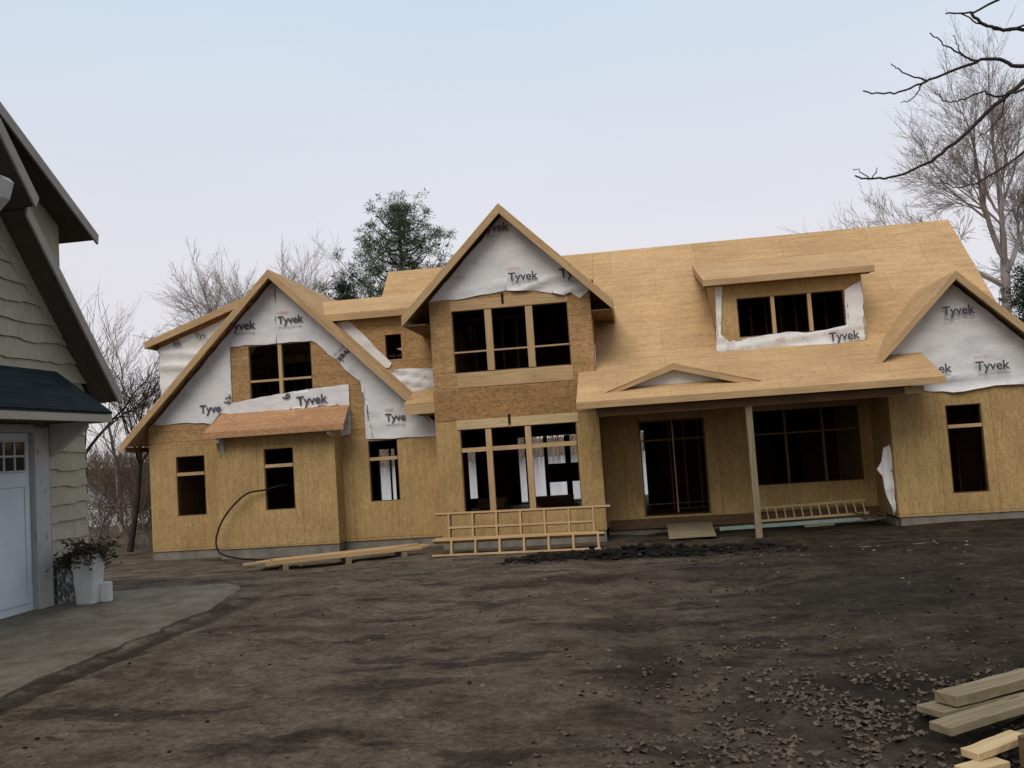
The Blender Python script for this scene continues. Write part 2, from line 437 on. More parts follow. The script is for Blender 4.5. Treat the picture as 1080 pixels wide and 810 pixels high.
    col = blob(-4.93, 8.0, 0.17, 5.2, (0.042,0.035,0.029), col, 0.3, 0.85)
    col = blob(-9.5, 17.5, 4.0, 1.6, (0.055,0.038,0.026), col, 0.4, 0.6)
    col = mixc(nt, 0.75, col, ramp(nt, fine, [(0.28, (0.35,0.34,0.33)), (0.52, (1,1,1)), (0.75, (1.65,1.6,1.55))]), 'MULTIPLY')
    col = mixc(nt, 0.5, col, ramp(nt, big, [(0.3, (0.65,0.63,0.62)), (0.7, (1.2,1.2,1.2))]), 'MULTIPLY')
    nt.links.new(col, b.inputs['Base Color'])
    vf = noise_t(nt, P, 70.0, 3, 0.7)
    col = mixc(nt, 0.5, col, ramp(nt, vf, [(0.33, (0.4,0.38,0.36)), (0.5, (1,1,1)), (0.7, (1.5,1.5,1.5))]), 'MULTIPLY')
    nt.links.new(col, b.inputs['Base Color'])
    hh = N(nt, 'ShaderNodeMath', operation='ADD'); nt.links.new(fine, hh.inputs[0]); nt.links.new(midn, hh.inputs[1])
    bump(nt, b, hh.outputs[0], 1.0, 0.045)
    me.materials.append(m)
make_ground()

def make_driveway():
    # cast slab in front of the garage door with an uneven broken end
    pts = [(-7.83,-2.0),(-5.12,-2.0),(-5.12,3.0),(-5.10,6.0),(-5.14,8.0),(-5.12,9.6),(-5.2,10.6),(-5.35,11.5),(-5.6,12.25),(-5.95,12.55),(-6.6,12.45),(-7.5,12.3),(-7.83,12.2)]
    bm = bmesh.new()
    out = []
    for i, p in enumerate(pts):
        q = pts[(i+1) % len(pts)]; n = max(1, int(math.dist(p, q)/0.12))
        for k in range(n):
            x = p[0]+(q[0]-p[0])*k/n; y = p[1]+(q[1]-p[1])*k/n
            if x > -7.6 and y > 3:
                x += 0.10*fnoise(x*2.2, y*2.2, 3.3, 4); y += 0.22*fnoise(x*2.0, y*2.0, 9.3, 4)*sm(9.0, 12.0, y)
            out.append((x, y))
    f = bm.faces.new([bm.verts.new((x, y, 0.014)) for x, y in out])
    e = bmesh.ops.extrude_face_region(bm, geom=[f])
    bmesh.ops.translate(bm, verts=[v for v in e['geom'] if isinstance(v, bmesh.types.BMVert)], vec=(0,0,-0.25))
    bmesh.ops.recalc_face_normals(bm, faces=bm.faces)
    me = bpy.data.meshes.new('driveway'); bm.to_mesh(me); bm.free()
    o = bpy.data.objects.new('driveway', me); COL.objects.link(o); tag(o, kind='structure')
    m, nt, b = mat('driveway_concrete', 0.85)
    P = coords(nt, 'Object')
    n1 = noise_t(nt, P, 0.9, 7, 0.62); n2 = noise_t(nt, P, 24, 5, 0.6); n3 = noise_t(nt, P, 2.4, 7, 0.7)
    c = ramp(nt, n1, [(0.3, (0.125,0.105,0.080)), (0.55, (0.185,0.162,0.130)), (0.75, (0.23,0.205,0.17))])
    c = mixc(nt, ramp(nt, n3, [(0.46, (0,0,0)), (0.62, (0.9,0.9,0.9))]), c, (0.110,0.086,0.060))
    c = mixc(nt, 0.35, c, ramp(nt, n2, [(0.3, (0.6,0.6,0.6)), (0.7, (1.3,1.3,1.3))]), 'MULTIPLY')
    nt.links.new(c, b.inputs['Base Color']); bump(nt, b, n2, 0.25, 0.01)
    me.materials.append(m)
make_driveway()

def make_lake():
    mb = MB(); mb.poly([(-700, 47, -1.75), (700, 47, -1.75), (700, 300, -1.75), (-700, 300, -1.75)])
    m, nt, b = mat('lake_water', 0.12)
    b.inputs['Base Color'].default_value = (0.10,0.12,0.14,1); b.inputs['Specular IOR Level'].default_value = 0.5
    bump(nt, b, noise_t(nt, coords(nt, 'Object', (0.5,2,1)), 2.0, 3), 0.25, 0.05)
    tag(mb.build('lake', m), kind='structure')
make_lake()

# ------------------------------------------------------------------ loose ground stuff
def leaf_litter():
    mb = MB(); r = random.Random(3)
    for i in range(3600):
        if i < 2900:
            x = r.gauss(1.15, 0.75); y = 5.35 + r.gauss(0, 1.0)
            if fnoise(x*1.8, y*1.8, 7.7, 3) < -0.25 or (y < 4.4 and r.random() < 0.4): continue
        else:
            x = r.uniform(-4.5, 4.5); y = r.uniform(4, 14)
        if y < 3.6 or x < -4.6: continue
        s = r.uniform(0.010, 0.031) * (1.0 if i < 2900 else 0.6)
        a = r.uniform(0, 2*pi); til = r.uniform(-0.15, 0.15)
        z = ground_z(x, y) + s*0.4
        u = V((cos(a), sin(a), til)); w = V((-sin(a), cos(a), r.uniform(-0.25,0.25)))
        c = V((x, y, z)); n = r.randint(5, 8)
        pts = []
        for k in range(n):
            t = 2*pi*k/n; q = s*r.uniform(0.55, 1.15)
            p = c + u*cos(t)*q*1.3 + w*sin(t)*q*0.8
            p.z += 0.3*s*cos(2*t)
            pts.append(p)
        ct = mb.bm.verts.new(c + V((0,0,-0.2*s))); vs = [mb.bm.verts.new(p) for p in pts]
        for k in range(n): mb.bm.faces.new((ct, vs[k], vs[(k+1)%n]))
    tag(mb.build('leaf_litter', M['leaf']), 'brown dead leaves scattered thickly over the dark soil beside the foreground planks', 'leaves', kind='stuff')
leaf_litter()

def rock(mb, x, y, z, s, r):
    c = V((x, y, z)); n = 5
    rings = []
    for t, q in ((-0.5, 0.6), (0.1, 1.0), (0.6, 0.6)):
        rings.append([mb.bm.verts.new(c + V((cos(2*pi*k/n)*q*s*r.uniform(0.7,1.3), sin(2*pi*k/n)*q*s*r.uniform(0.7,1.3), t*s*r.uniform(0.6,0.9)))) for k in range(n)])
    for A, B in zip(rings, rings[1:]):
        for k in range(n): mb.bm.faces.new((A[k], A[(k+1)%n], B[(k+1)%n], B[k]))
    mb.bm.faces.new(rings[-1])

def clods():
    r = random.Random(5); mb = MB(); mp = MB()
    for i in range(2600):
        if i < 900:
            x = r.uniform(-2.6, 2.8); y = 17.3 - 0.12*x + r.gauss(0, 0.5); s = r.uniform(0.02, 0.09)
        else:
            y = 3.8 + 13*(r.random()**1.5); x = r.uniform(-4.6, 5.5); s = r.uniform(0.004, 0.017) * (1 + y*0.03)
            if x < 0.3 and r.random() < 0.75: continue
            if fnoise(x*0.8, y*0.8, 4.0, 3) < 0.08 and r.random() < 0.88: continue
        rock(mb, x, y, ground_z(x, y) + s*0.2, s, r)
    for i in range(230):
        y = 3.8 + 15*(r.random()**1.3); x = r.uniform(-7.0, 5.5); s = r.uniform(0.005, 0.017)*(1+y*0.05)
        rock(mp, x, y, (ground_z(x, y) if x > -5.1 else 0.014) + s*0.2, s, r)
    tag(mb.build('soil_clods', M['clod']), 'crumbled dark soil clods strewn over the yard and the black heap', 'soil', kind='stuff')
    tag(mp.build('pebbles', M['clod2']), 'pale pebbles and wood chips scattered over the muddy yard', 'pebbles', kind='stuff')
clods()

# ------------------------------------------------------------------ THE HOUSE
H = empty('unfinished_house', (-2.0, 22.8, -0.72),
          'large unfinished timber house with bare board sheathing, empty windows and patches of white wrap', 'house')

def wall(name, y, x0, x1, z0, z1, holes, m, th=0.15, clips=(), parent=None, label=None):
    xs = sorted({x0, x1} | {h[0] for h in holes} | {h[1] for h in holes})
    zs = sorted({z0, z1} | {h[2] for h in holes} | {h[3] for h in holes})
    mb = MB(); bm = mb.bm; vc = {}
    def vert(x, yy, z):
        k = (round(x,4), round(yy,4), round(z,4))
        if k not in vc: vc[k] = bm.verts.new(k)
        return vc[k]
    def solid(i, j):
        if not (0 <= i < len(xs)-1 and 0 <= j < len(zs)-1): return False
        cx = (xs[i]+xs[i+1])/2; cz = (zs[j]+zs[j+1])/2
        return not any(h[0] < cx < h[1] and h[2] < cz < h[3] for h in holes)
    for i in range(len(xs)-1):
        for j in range(len(zs)-1):
            if not solid(i, j): continue
            a, b_, c, d = xs[i], xs[i+1], zs[j], zs[j+1]
            for yy in (y, y+th):
                bm.faces.new([vert(a,yy,c), vert(b_,yy,c), vert(b_,yy,d), vert(a,yy,d)])
            for (di, dj, p, q) in ((-1,0,(a,c),(a,d)), (1,0,(b_,c),(b_,d)), (0,-1,(a,c),(b_,c)), (0,1,(a,d),(b_,d))):
                if not solid(i+di, j+dj):
                    bm.faces.new([vert(p[0],y,p[1]), vert(q[0],y,q[1]), vert(q[0],y+th,q[1]), vert(p[0],y+th,p[1])])
    for co, no in clips: mb.cut(co, no)
    o = mb.build(name, m, parent or H)
    if label: o['label'] = label
    return o

def sidewall(name, x, y0, y1, z0, z1, m, th=0.15, parent=None, clips=()):
    mb = MB(); mb.box(x, x+th, y0, y1, z0, z1)
    for co, no in clips: mb.cut(co, no)
    return mb.build(name, m, parent or H)

def part(name, m, *boxes, parent=None, long=True):
    mb = MB(long)
    for b_ in boxes: mb.box(*b_)
    return mb.build(name, m, parent or H)

# --- window framing: every opening its own frame (jack studs, sill, mullions, transom)
def frame(x0, x1, z0, z1, y, mull=(), trans=(), w=0.022, proud=0.012, m=None, mw=0.04, depth=0.11):
    m = m or M['lum']
    mb = MB(True); ya, yb = y - proud, y + depth
    g = 0.003
    mb.box(x0+g, x0+w, ya+0.02, yb, z0+g, z1-g)
    mb.box(x1-w, x1-g, ya+0.02, yb, z0+g, z1-g)
    mb.box(x0+w+g, x1-w-g, ya+0.02, yb, z0+g, z0+w*0.8)
    mb.box(x0+w+g, x1-w-g, ya+0.02, yb, z1-w*0.8, z1-g)
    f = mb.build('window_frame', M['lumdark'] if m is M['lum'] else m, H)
    for a, b_ in mull: part('mullion', m, (a, b_, ya-0.004, yb-0.01, z0+w, z1-w), parent=f)
    xs = [x0+w] + [q for ab in mull for q in ab] + [x1-w]
    for c, d in trans:
        mb = MB(True)
        for k in range(0, len(xs), 2): mb.box(xs[k]+g, xs[k+1]-g, ya+0.004, yb-0.03, c, d)
        mb.build('transom', m, f)
    return f

YL, YB, YT, YP, YR, YS, YC, YD = 24.0, 23.4, 22.8, 24.2, 22.4, 24.6, 24.8, 23.5

# foundations
def foundation():
    mb = MB()
    mb.box(-13.47, -5.0, YL+0.03, YL+0.3, -1.1, -0.56)
    mb.box(-11.2, -7.92, YB+0.03, YL+0.028, -1.1, -0.53)
    mb.box(-4.99, -0.86, YT+0.03, YT+0.3, -1.1, -0.51)
    mb.box(-0.84, 6.0, YP+0.03, YP+0.3, -1.1, -0.70)
    mb.box(6.02, 9.2, YR+0.03, YR+0.3, -1.1, -0.55)
    mb.box(5.98, 6.3, YR+0.33, YP+0.02, -1.1, -0.62)
    mb.build('foundation', M['conc'], H)
foundation()

# left wing ---------------------------------------------------------------
apx, apz = -9.55, 6.78
def gclip(cx, cz):
    return [((cx, 0, cz), (0.7071, 0, 0.7071)), ((cx, 0, cz), (-0.7071, 0, 0.7071))]
W1 = (-12.70, -11.85, 0.38, 2.03); W2 = (-9.88, -9.05, 0.43, 2.07); W3 = (-7.16, -6.34, 0.46, 2.10)
GW = (-10.43, -8.62, 3.45, 4.95)
wall('wall', YL, -13.48, -5.02, -0.57, 2.26, [W1, (-11.1,-8.0,-0.4,2.2), W3], M['osb'])
wall('upper_wall', YL, -13.48, -5.02, 2.262, 7.0, [GW], M['osbr'], clips=gclip(apx, apz))
wall('bump_out_wall', YB, -11.2, -7.9, -0.545, 2.55, [W2], M['osb'])
sidewall('bump_out_wall', -8.05, YB+0.152, YL-0.002, -0.545, 2.6, M['osb'])
sidewall('bump_out_wall', -11.2, YB+0.152, YL-0.002, -0.545, 2.6, M['osb'])
sidewall('side_wall', -13.48, YL+0.152, 32.6, -0.57, 2.7, M['osb'])
sidewall('side_wall', -13.48, YC+0.122, 32.6, 2.702, 5.2, M['osb'])
frame(*W1, YL, trans=[(1.49, 1.58)])
frame(*W2, YB, trans=[(1.56, 1.65)])
frame(*W3, YL, trans=[(1.56, 1.65)])
frame(*GW, YL, mull=[(-9.57, -9.47)], trans=[(3.93, 3.99)])
# mullion lower half piece on gable window
# gable roof of the left wing
def roofpart(name, polys, th=0.05, m=None, label=None):
    mb = MB()
    for p in polys: mb.slab(p, th)
    o = mb.build(name, m or M['roof'], H)
    if label: o['label'] = label
    return o
roofpart('gable_roof', [[(-14.06,23.5,2.45),(-9.55,23.5,6.96),(-9.55,32.6,6.96),(-14.06,32.6,2.45)]])
roofpart('gable_roof', [[(-5.30,23.5,2.71),(-5.30,24.59,2.71),(-9.55,24.59,6.96),(-9.55,23.5,6.96)],
                        [(-8.0,24.592,5.41),(-8.0,32.6,5.41),(-9.55,32.6,6.96),(-9.55,24.592,6.96)]])
def rake(cx, cz, fx, y, side, h=0.17, t=0.045, dz=0.052, end=0.0):
    """gable fascia board below the roof sheet"""
    s = 1 if side > 0 else -1
    fz = cz - abs(fx - cx)
    pts = [(cx, y, cz-dz), (fx, y, fz-dz), (fx - s*end, y, fz-dz-h), (cx, y, cz-dz-h)]
    return MB(True).prism(pts, (0, t, 0)).build('rake_board', M['lum'], H)
rake(-9.55, 6.96, -14.06, 23.5, -1, h=0.19); rake(-9.55, 6.96, -5.31, 23.5, 1, h=0.19)
part('eave_fascia', M['lumdark'], (-14.055,-14.01,23.75,32.5,2.24,2.38))
for k in range(6):
    x = -13.4 + k*0.62; z = 6.96 - abs(x+9.55)
    MB(True).prism([(x,23.55,z-0.06),(x+0.09,23.55,z+0.03),(x+0.09,23.55,z-0.07),(x,23.55,z-0.16)], (0,0.44,0)).build('lookout', M['lumdark'], H)

# shed dormer behind, left
def shed_left():
    f = lambda x: 6.82 - 0.336*(-9.55 - x)
    roofpart('shed_dormer_roof', [[(-13.78,24.5,f(-13.78)),(-9.56,24.5,f(-9.56)),(-9.56,32.6,f(-9.56)),(-13.78,32.6,f(-13.78))]], 0.05)
    MB(True).prism([(-13.78,24.5,f(-13.78)-0.052),(-9.6,24.5,f(-9.6)-0.052),(-9.6,24.5,f(-9.6)-0.20),(-13.78,24.5,f(-13.78)-0.20)], (0,0.045,0)).build('rake_board', M['lum'], H)
    part('eave_fascia', M['lum'], (-13.775,-13.73,24.55,32.5,f(-13.78)-0.19,f(-13.78)-0.06))
    MB().prism([(-13.48,YC,3.2),(-9.8,YC,6.0),(-9.7,YC,f(-9.7)-0.06),(-13.48,YC,f(-13.48)-0.06)], (0,0.12,0)).build('cheek_wall', M['osbr'], H)
shed_left()

# low connecting roof and set-back wall with the small window
SW = (-6.68, -6.22, 4.33, 5.03)
wall('setback_wall', YS, -8.6, -5.02, 2.6, 5.62, [SW], M['osbr'], clips=[((-9.55,0,6.80),(-0.7071,0,-0.7071))])
lo = lambda y: 5.70 + 0.37*(y-24.3)
roofpart('low_roof', [[(-8.29,24.3,5.70),(-5.02,24.3,5.70),(-5.02,26.2,lo(26.2)),(-8.99,26.2,lo(26.2))],
                      [(-8.99,26.202,lo(26.2)),(-5.02,26.202,lo(26.2)),(-5.02,29,lo(26.2)-1.2),(-8.0,29,lo(26.2)-1.2)]], 0.05)
part('eave_fascia', M['lum'], (-8.25,-5.02,24.3,24.345,5.50,5.648))
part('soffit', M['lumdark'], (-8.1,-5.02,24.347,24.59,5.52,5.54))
# eave return at the foot of the left gable
def eave_return():
    mb = MB()
    mb.slab([(-5.92,23.3,2.98),(-5.03,23.3,3.02),(-5.03,24.0,3.42),(-5.80,24.0,3.36)], 0.04)
    mb.build('eave_return', M['roof'], H)
    part('eave_return_fascia', M['lum'], (-5.90,-4.90,23.25,23.295,2.70,2.98))
    part('soffit', M['lumdark'], (-5.55,-5.04,23.3,23.9,2.66,2.695))
eave_return()

# awning roof over the bump-out
def awning():
    mb = MB()
    mb.slab([(-11.38,23.02,2.60),(-7.48,23.02,2.60),(-7.62,23.985,3.13),(-11.30,23.985,3.13)], 0.05)
    mb.build('awning_roof', M['proof'], H)
    part('awning_fascia', M['proof'], (-11.37,-7.49,22.985,23.018,2.43,2.56), long=False)
    part('soffit', M['lumdark'], (-11.3,-7.55,23.02,23.395,2.44,2.46))
    MB(True).prism([(-11.05,23.39,2.42),(-11.05,23.04,2.42),(-11.05,23.06,2.32),(-11.05,23.30,2.25),(-11.05,23.39,2.02)], (0.08,0,0)).build('bracket', M['white'], H)
    MB(True).prism([(-7.98,23.39,2.42),(-7.98,23.06,2.42),(-7.98,23.09,2.34),(-7.98,23.39,2.25)], (0.08,0,0)).build('bracket', M['white'], H)
awning()

# tower ---------------------------------------------------------------------
TL = (-4.38, -1.41, 0.08, 2.20); TU = (-4.41, -1.42, 3.64, 5.24)
wall('tower_wall', YT, -5.0, -0.84, -0.52, 2.44, [TL], M['osb'])
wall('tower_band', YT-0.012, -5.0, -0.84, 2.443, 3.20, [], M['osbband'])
wall('tower_upper_wall', YT, -4.98, -0.84, 3.203, 7.7, [TU], M['osbr'], clips=gclip(-2.93, 7.60))
part('header_board', M['lumpale'], (-4.45,-3.12,YT-0.02,YT-0.002,2.203,2.44), (-3.05,-1.35,YT-0.02,YT-0.002,2.203,2.44))
part('header_board', M['lum'], (-4.42,-1.40,YT-0.016,YT-0.002,5.243,5.50))
part('sill_board', M['lum'], (-4.36,-1.40,YT-0.016,YT-0.002,3.26,3.637))
part('black_strip', M['black'], (-3.12,-3.06,YT-0.03,YT-0.021,2.28,2.52))  # black strip added for the dark slot between the header boards
part('black_strip', M['black'], (-3.09,-3.03,YT-0.03,YT-0.017,5.33,5.60))
sidewall('tower_side_wall', -0.99, YT+0.152, 26.9, -0.52, 5.05, M['osb'])
sidewall('tower_side_wall', -4.98, YT+0.152, 27.9, 2.3, 5.05, M['osbr'])
sidewall('tower_side_wall', -4.98, YT+0.152, YL+0.4, -0.52, 2.29, M['osb'])
frame(*TL, YT, mull=[(-3.72,-3.57), (-2.71,-2.56)], trans=[(1.62,1.73)], m=M['lum'])
frame(*TU, YT, mull=[(-3.55,-3.37), (-2.50,-2.32)], trans=[(4.15,4.19)], m=M['lum'])
tcx, tcz = -2.945, 7.80
roofpart('tower_roof', [[(-5.60,22.3,tcz-2.655),(tcx,22.3,tcz),(tcx,29,tcz),(-5.60,29,tcz-2.655)]])
roofpart('tower_roof', [[(-0.27,22.3,tcz-2.675),(-0.27,29,tcz-2.675),(tcx,29,tcz),(tcx,22.3,tcz)]])
rake(tcx, tcz, -5.60, 22.3, -1, h=0.20); rake(tcx, tcz, -0.27, 22.3, 1, h=0.20)
part('eave_fascia', M['lum'], (-0.315,-0.275,22.35,25.0,4.88,tcz-2.675-0.06))
part('eave_fascia', M['lum'], (-5.595,-5.555,22.35,25.0,4.9,tcz-2.655-0.06))
part('soffit', M['lumdark'], (-0.83,-0.32,22.36,25.0,4.89,4.91))
part('soffit', M['lumdark'], (-5.55,-4.99,22.36,24.9,4.90,4.92))

# main roof -------------------------------------------------------------------
pz = lambda y: 2.60 + 0.441*(y-20.9)
mz = lambda y: 7.31 - 1.006*(27.1-y)
yb = 23.6
roofpart('porch_roof', [[(-1.26,20.9,pz(20.9)),(6.81,20.9,pz(20.9)),(6.81,22.38,pz(22.38)),(-1.26,22.38,pz(22.38))],
                        [(-1.26,22.383,pz(22.383)),(6.60,22.383,pz(22.383)),(6.60,yb,pz(yb)-0.001),(-0.83,yb,pz(yb)-0.001),(-0.83,22.82,pz(22.82)),(-1.26,22.78,pz(22.78))]], 0.05)
roofpart('main_roof', [[(-0.83,yb+0.003,mz(yb)),(2.29,yb+0.003,mz(yb)),(2.29,25.6,mz(25.6)),(-0.83,25.6,mz(25.6))],
                       [(5.89,yb+0.003,mz(yb)),(9.33,yb+0.003,mz(yb)),(9.33,25.6,mz(25.6)),(5.89,25.6,mz(25.6))],
                       [(-0.83,25.601,mz(25.601)),(9.33,25.601,mz(25.601)),(9.33,27.1,7.31),(-0.83,27.1,7.31)],
                       [(-7.13,26.15,mz(26.15)),(-0.834,26.15,mz(26.15)),(-0.834,27.1,7.31),(-7.13,27.1,7.31)],
                       [(-5.3,24.4,mz(24.4)),(-4.99,24.4,mz(24.4)),(-4.99,26.147,mz(26.147)),(-5.3,26.147,mz(26.147))]], 0.05)
roofpart('back_roof', [[(-7.13,27.103,7.309),(9.33,27.103,7.309),(9.33,33.0,3.2),(-7.13,33.0,3.2)]], 0.05)
MB(True).prism([(9.28,yb,mz(yb)-0.054),(9.28,27.1,7.25),(9.28,27.1,7.06),(9.28,yb,mz(yb)-0.24)], (0.045,0,0)).build('rake_board', M['lum'], H)
part('porch_fascia', M['lum'], (-1.26,6.81,20.862,20.897,2.44,2.585))
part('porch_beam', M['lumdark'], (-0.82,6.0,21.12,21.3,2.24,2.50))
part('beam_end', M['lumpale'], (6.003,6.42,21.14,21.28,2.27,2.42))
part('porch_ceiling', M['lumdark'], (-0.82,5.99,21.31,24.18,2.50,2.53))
part('porch_post', M['lumgrey'], (2.54,2.68,21.14,21.28,-0.78,2.238))
MB(True).prism([(6.77,20.9,pz(20.9)-0.06),(6.77,22.37,pz(22.37)-0.06),(6.77,22.37,pz(22.37)-0.20),(6.77,20.9,pz(20.9)-0.16)], (0.035,0,0)).build('rake_board', M['lum'], H)

# shallow little gable on the porch roof
def small_gable():
    cx, cz, y = 1.02, 3.37, 21.35
    bl = lambda x: cz - 0.425*abs(x-cx) if x < cx else cz - 0.30*abs(x-cx)
    yr = 20.9 + (cz-2.60)/0.441
    roofpart('small_gable_roof', [[(-0.72,y,pz(y)-0.03),(cx,y,cz),(cx,yr+0.05,cz),(-0.72,y+0.05,pz(y))]], 0.035)
    roofpart('small_gable_roof', [[(cx,y,cz),(3.15,y,pz(y)-0.03),(3.15,y+0.05,pz(y)),(cx,yr+0.05,cz)]], 0.035)
    MB(True).prism([(cx,y,cz-0.037),(-0.70,y,2.76),(-0.40,y,2.76),(cx,y,cz-0.15)], (0,0.04,0)).build('rake_board', M['lum'], H)
    MB(True).prism([(cx,y,cz-0.037),(3.12,y,2.76),(2.6,y,2.76),(cx,y,cz-0.15)], (0,0.04,0)).build('rake_board', M['lum'], H)
    MB().prism([(-0.5,y+0.24,2.75),(2.8,y+0.24,2.75),(cx,y+0.24,cz-0.05)], (0,0.03,0)).build('small_gable_wall', M['wrap'], H)
small_gable()

# porch wall
DR = (0.12, 1.83, -0.37, 2.13); PW = (2.97, 5.70, 0.26, 2.17)
wall('porch_wall', YP, -0.84, 6.12, -0.62, 2.9, [DR, PW], M['osb'])
frame(*PW, YP, mull=[(3.83,3.88), (4.76,4.81)], trans=[(1.55,1.59)], m=M['lumdark'])
mb = MB(True); mb.box(0.123,0.165,YP+0.01,YP+0.12,-0.36,2.12); mb.box(1.785,1.827,YP+0.01,YP+0.12,-0.36,2.12); mb.box(0.168,1.782,YP+0.01,YP+0.12,2.08,2.127)
df = mb.build('door_frame', M['lumdark'], H)
part('mullion', M['lum'], (0.98,1.01,YP+0.03,YP+0.09,-0.3,2.07), parent=df)
part('transom', M['lumdark'], (0.17,0.975,YP+0.03,YP+0.09,1.58,1.62), (1.015,1.78,YP+0.03,YP+0.09,1.58,1.62), parent=df)
part('rim_board', M['lumwet'], (-0.8,6.0,YP-0.03,YP-0.003,-0.68,-0.42))

# right wing
RW = (7.22, 8.02, -0.08, 1.97)
rcx, rcz = 7.60, 5.04
wall('right_wing_wall', YR, 5.98, 9.20, -0.56, 5.0, [RW], M['osb'], clips=gclip(rcx, 4.86))
sidewall('right_wing_side_wall', 5.98, YR+0.152, YP+0.1, -0.56, 3.0, M['osb'])
sidewall('side_wall', 9.05, YR+0.152, 32.6, -0.56, 3.2, M['osb'])
mb = MB(); mb.prism([(9.05,24.0,3.2),(9.05,32.4,3.2),(9.05,27.1,7.2)], (0.15,0,0)); mb.build('end_gable_wall', M['osb'], H)
frame(*RW, YR, trans=[(1.43,1.51)])
roofpart('right_gable_roof', [[(5.585,21.9,rcz-2.015),(rcx,21.9,rcz),(rcx,24.86,rcz),(6.33,yb,3.775)]])
roofpart('right_gable_roof', [[(9.65,21.9,rcz-2.05),(9.65,25.5,rcz-2.05),(rcx,25.5,rcz),(rcx,21.9,rcz)]])
rake(rcx, rcz, 5.58, 21.9, -1, h=0.13); rake(rcx, rcz, 9.65, 21.9, 1, h=0.17)
part('eave_fascia', M['lum'], (9.60,9.645,21.95,25.4,2.80,2.93))

# dormer on the main roof
DW = (2.82, 5.45, 4.05, 5.05)
wall('dormer_wall', YD, 2.28, 5.90, 3.66, 5.42, [DW], M['osb'], clips=[])
for x in (2.28, 5.86):
    MB().prism([(x,YD+0.152,3.7),(x,25.95,6.10),(x,26.0,6.28),(x,YD+0.152,5.40)], (0.04,0,0)).build('dormer_cheek', M['osb'], H)
frame(*DW, YD, mull=[(3.66,3.75), (4.56,4.65)])
dz = lambda y: 5.54 + 0.305*(y-23.15)
yi = (7.31 - 1.006*27.1 - 5.54 + 0.305*23.15)/(0.305-1.006)
roofpart('dormer_roof', [[(2.0,23.15,5.54),(6.14,23.15,5.54),(6.14,yi+0.02,dz(yi+0.02)),(2.0,yi+0.02,dz(yi+0.02))]])
part('dormer_fascia', M['lum'], (2.0,6.14,23.11,23.147,5.38,5.525))
for x in (2.0, 6.10):
    MB(True).prism([(x,23.15,5.485),(x,yi,dz(yi)-0.055),(x,yi-0.25,dz(yi)-0.28),(x,23.15,5.37)], (0.04,0,0)).build('rake_board', M['lum'], H)
part('soffit', M['lumdark'], (2.05,6.09,23.15,23.495,5.385,5.40))

# back wall with patio openings, decks, inner walls
BH = [(-6.30,-5.75,-0.1,1.75), (-4.18,-1.94,-0.36,1.98), (0.02,1.9,-0.38,1.95), (-9.35,-8.75,0.0,1.9), (4.25,4.58,1.66,1.95), (6.7,8.1,-0.1,1.9)]
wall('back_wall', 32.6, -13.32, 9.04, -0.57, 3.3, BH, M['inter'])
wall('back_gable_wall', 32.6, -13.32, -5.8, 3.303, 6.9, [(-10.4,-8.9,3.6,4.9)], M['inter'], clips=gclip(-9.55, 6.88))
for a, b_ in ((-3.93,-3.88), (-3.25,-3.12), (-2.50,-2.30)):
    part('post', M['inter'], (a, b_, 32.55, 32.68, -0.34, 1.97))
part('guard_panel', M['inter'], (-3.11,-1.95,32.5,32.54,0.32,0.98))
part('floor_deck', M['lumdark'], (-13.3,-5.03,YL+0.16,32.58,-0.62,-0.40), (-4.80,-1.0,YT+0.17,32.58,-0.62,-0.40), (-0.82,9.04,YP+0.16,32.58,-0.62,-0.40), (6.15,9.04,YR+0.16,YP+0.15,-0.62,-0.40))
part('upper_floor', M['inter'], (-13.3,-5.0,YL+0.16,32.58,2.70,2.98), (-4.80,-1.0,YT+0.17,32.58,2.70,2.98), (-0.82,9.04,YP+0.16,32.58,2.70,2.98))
def stud_wall(p, q, z0, z1, sheet=False, sp=0.4, m=None):
    p = V(p); q = V(q); L = (q-p).length; d = (q-p)/L; n = V((-d.y, d.x))
    mb = MB(True)
    def bx(a, b_, c0, c1, t0=-0.045, t1=0.045):
        A = p + d*a; B = p + d*b_
        pts = [(A + n*t0), (B + n*t0), (B + n*t1), (A + n*t1)]
        mb.hexa([(v.x, v.y, c0) for v in pts], [(v.x, v.y, c1) for v in pts])
    bx(0, L, z0, z0+0.04); bx(0, L, z1-0.08, z1)
    k = 0.0
    while k < L:
        bx(k, min(L, k+0.04), z0+0.042, z1-0.082); k += sp
    if sheet: bx(0, L, z0, z1, 0.048, 0.06)  # dark sheet added on the studs to keep the rooms dark
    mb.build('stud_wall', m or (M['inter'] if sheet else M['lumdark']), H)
zf, zc = -0.38, 2.69
stud_wall((-13.3,27.5), (-9.6,27.5), zf, zc, True)
stud_wall((-8.6,27.0), (-5.1,27.0), zf, zc, False, 0.6)
stud_wall((-9.5,25.2), (-9.5,30.5), zf, zc, True)
stud_wall((-5.6,26.5), (-4.9,26.5), zf, zc, True)
stud_wall((-4.95,24.6), (-4.95,25.6), zf, zc, True)
stud_wall((-5.0,29.5), (-4.2,29.5), zf, zc, True)
stud_wall((-0.9,27.5), (-0.9,32.4), zf, zc, True)
stud_wall((0.29,28.8), (4.1,28.8), zf, zc, True)
stud_wall((0.95,26.2), (3.2,26.2), zf, zc, False)
stud_wall((4.9,28.2), (9.0,28.2), zf, zc, True)
stud_wall((5.9,24.5), (5.9,28.0), zf, zc, False)
stud_wall((6.3,25.2), (9.0,25.2), zf, zc, False, 0.5)
stud_wall((-12.9,26.5), (-6.0,26.5), 3.0, 5.0, False)
stud_wall((-12.9,29.5), (-6.0,29.5), 3.0, 5.0, True)
stud_wall((-4.7,27.5), (-1.1,27.5), 3.0, 6.0, True)
stud_wall((-4.7,25.5), (-2.6,25.5), 3.0, 5.4, False)
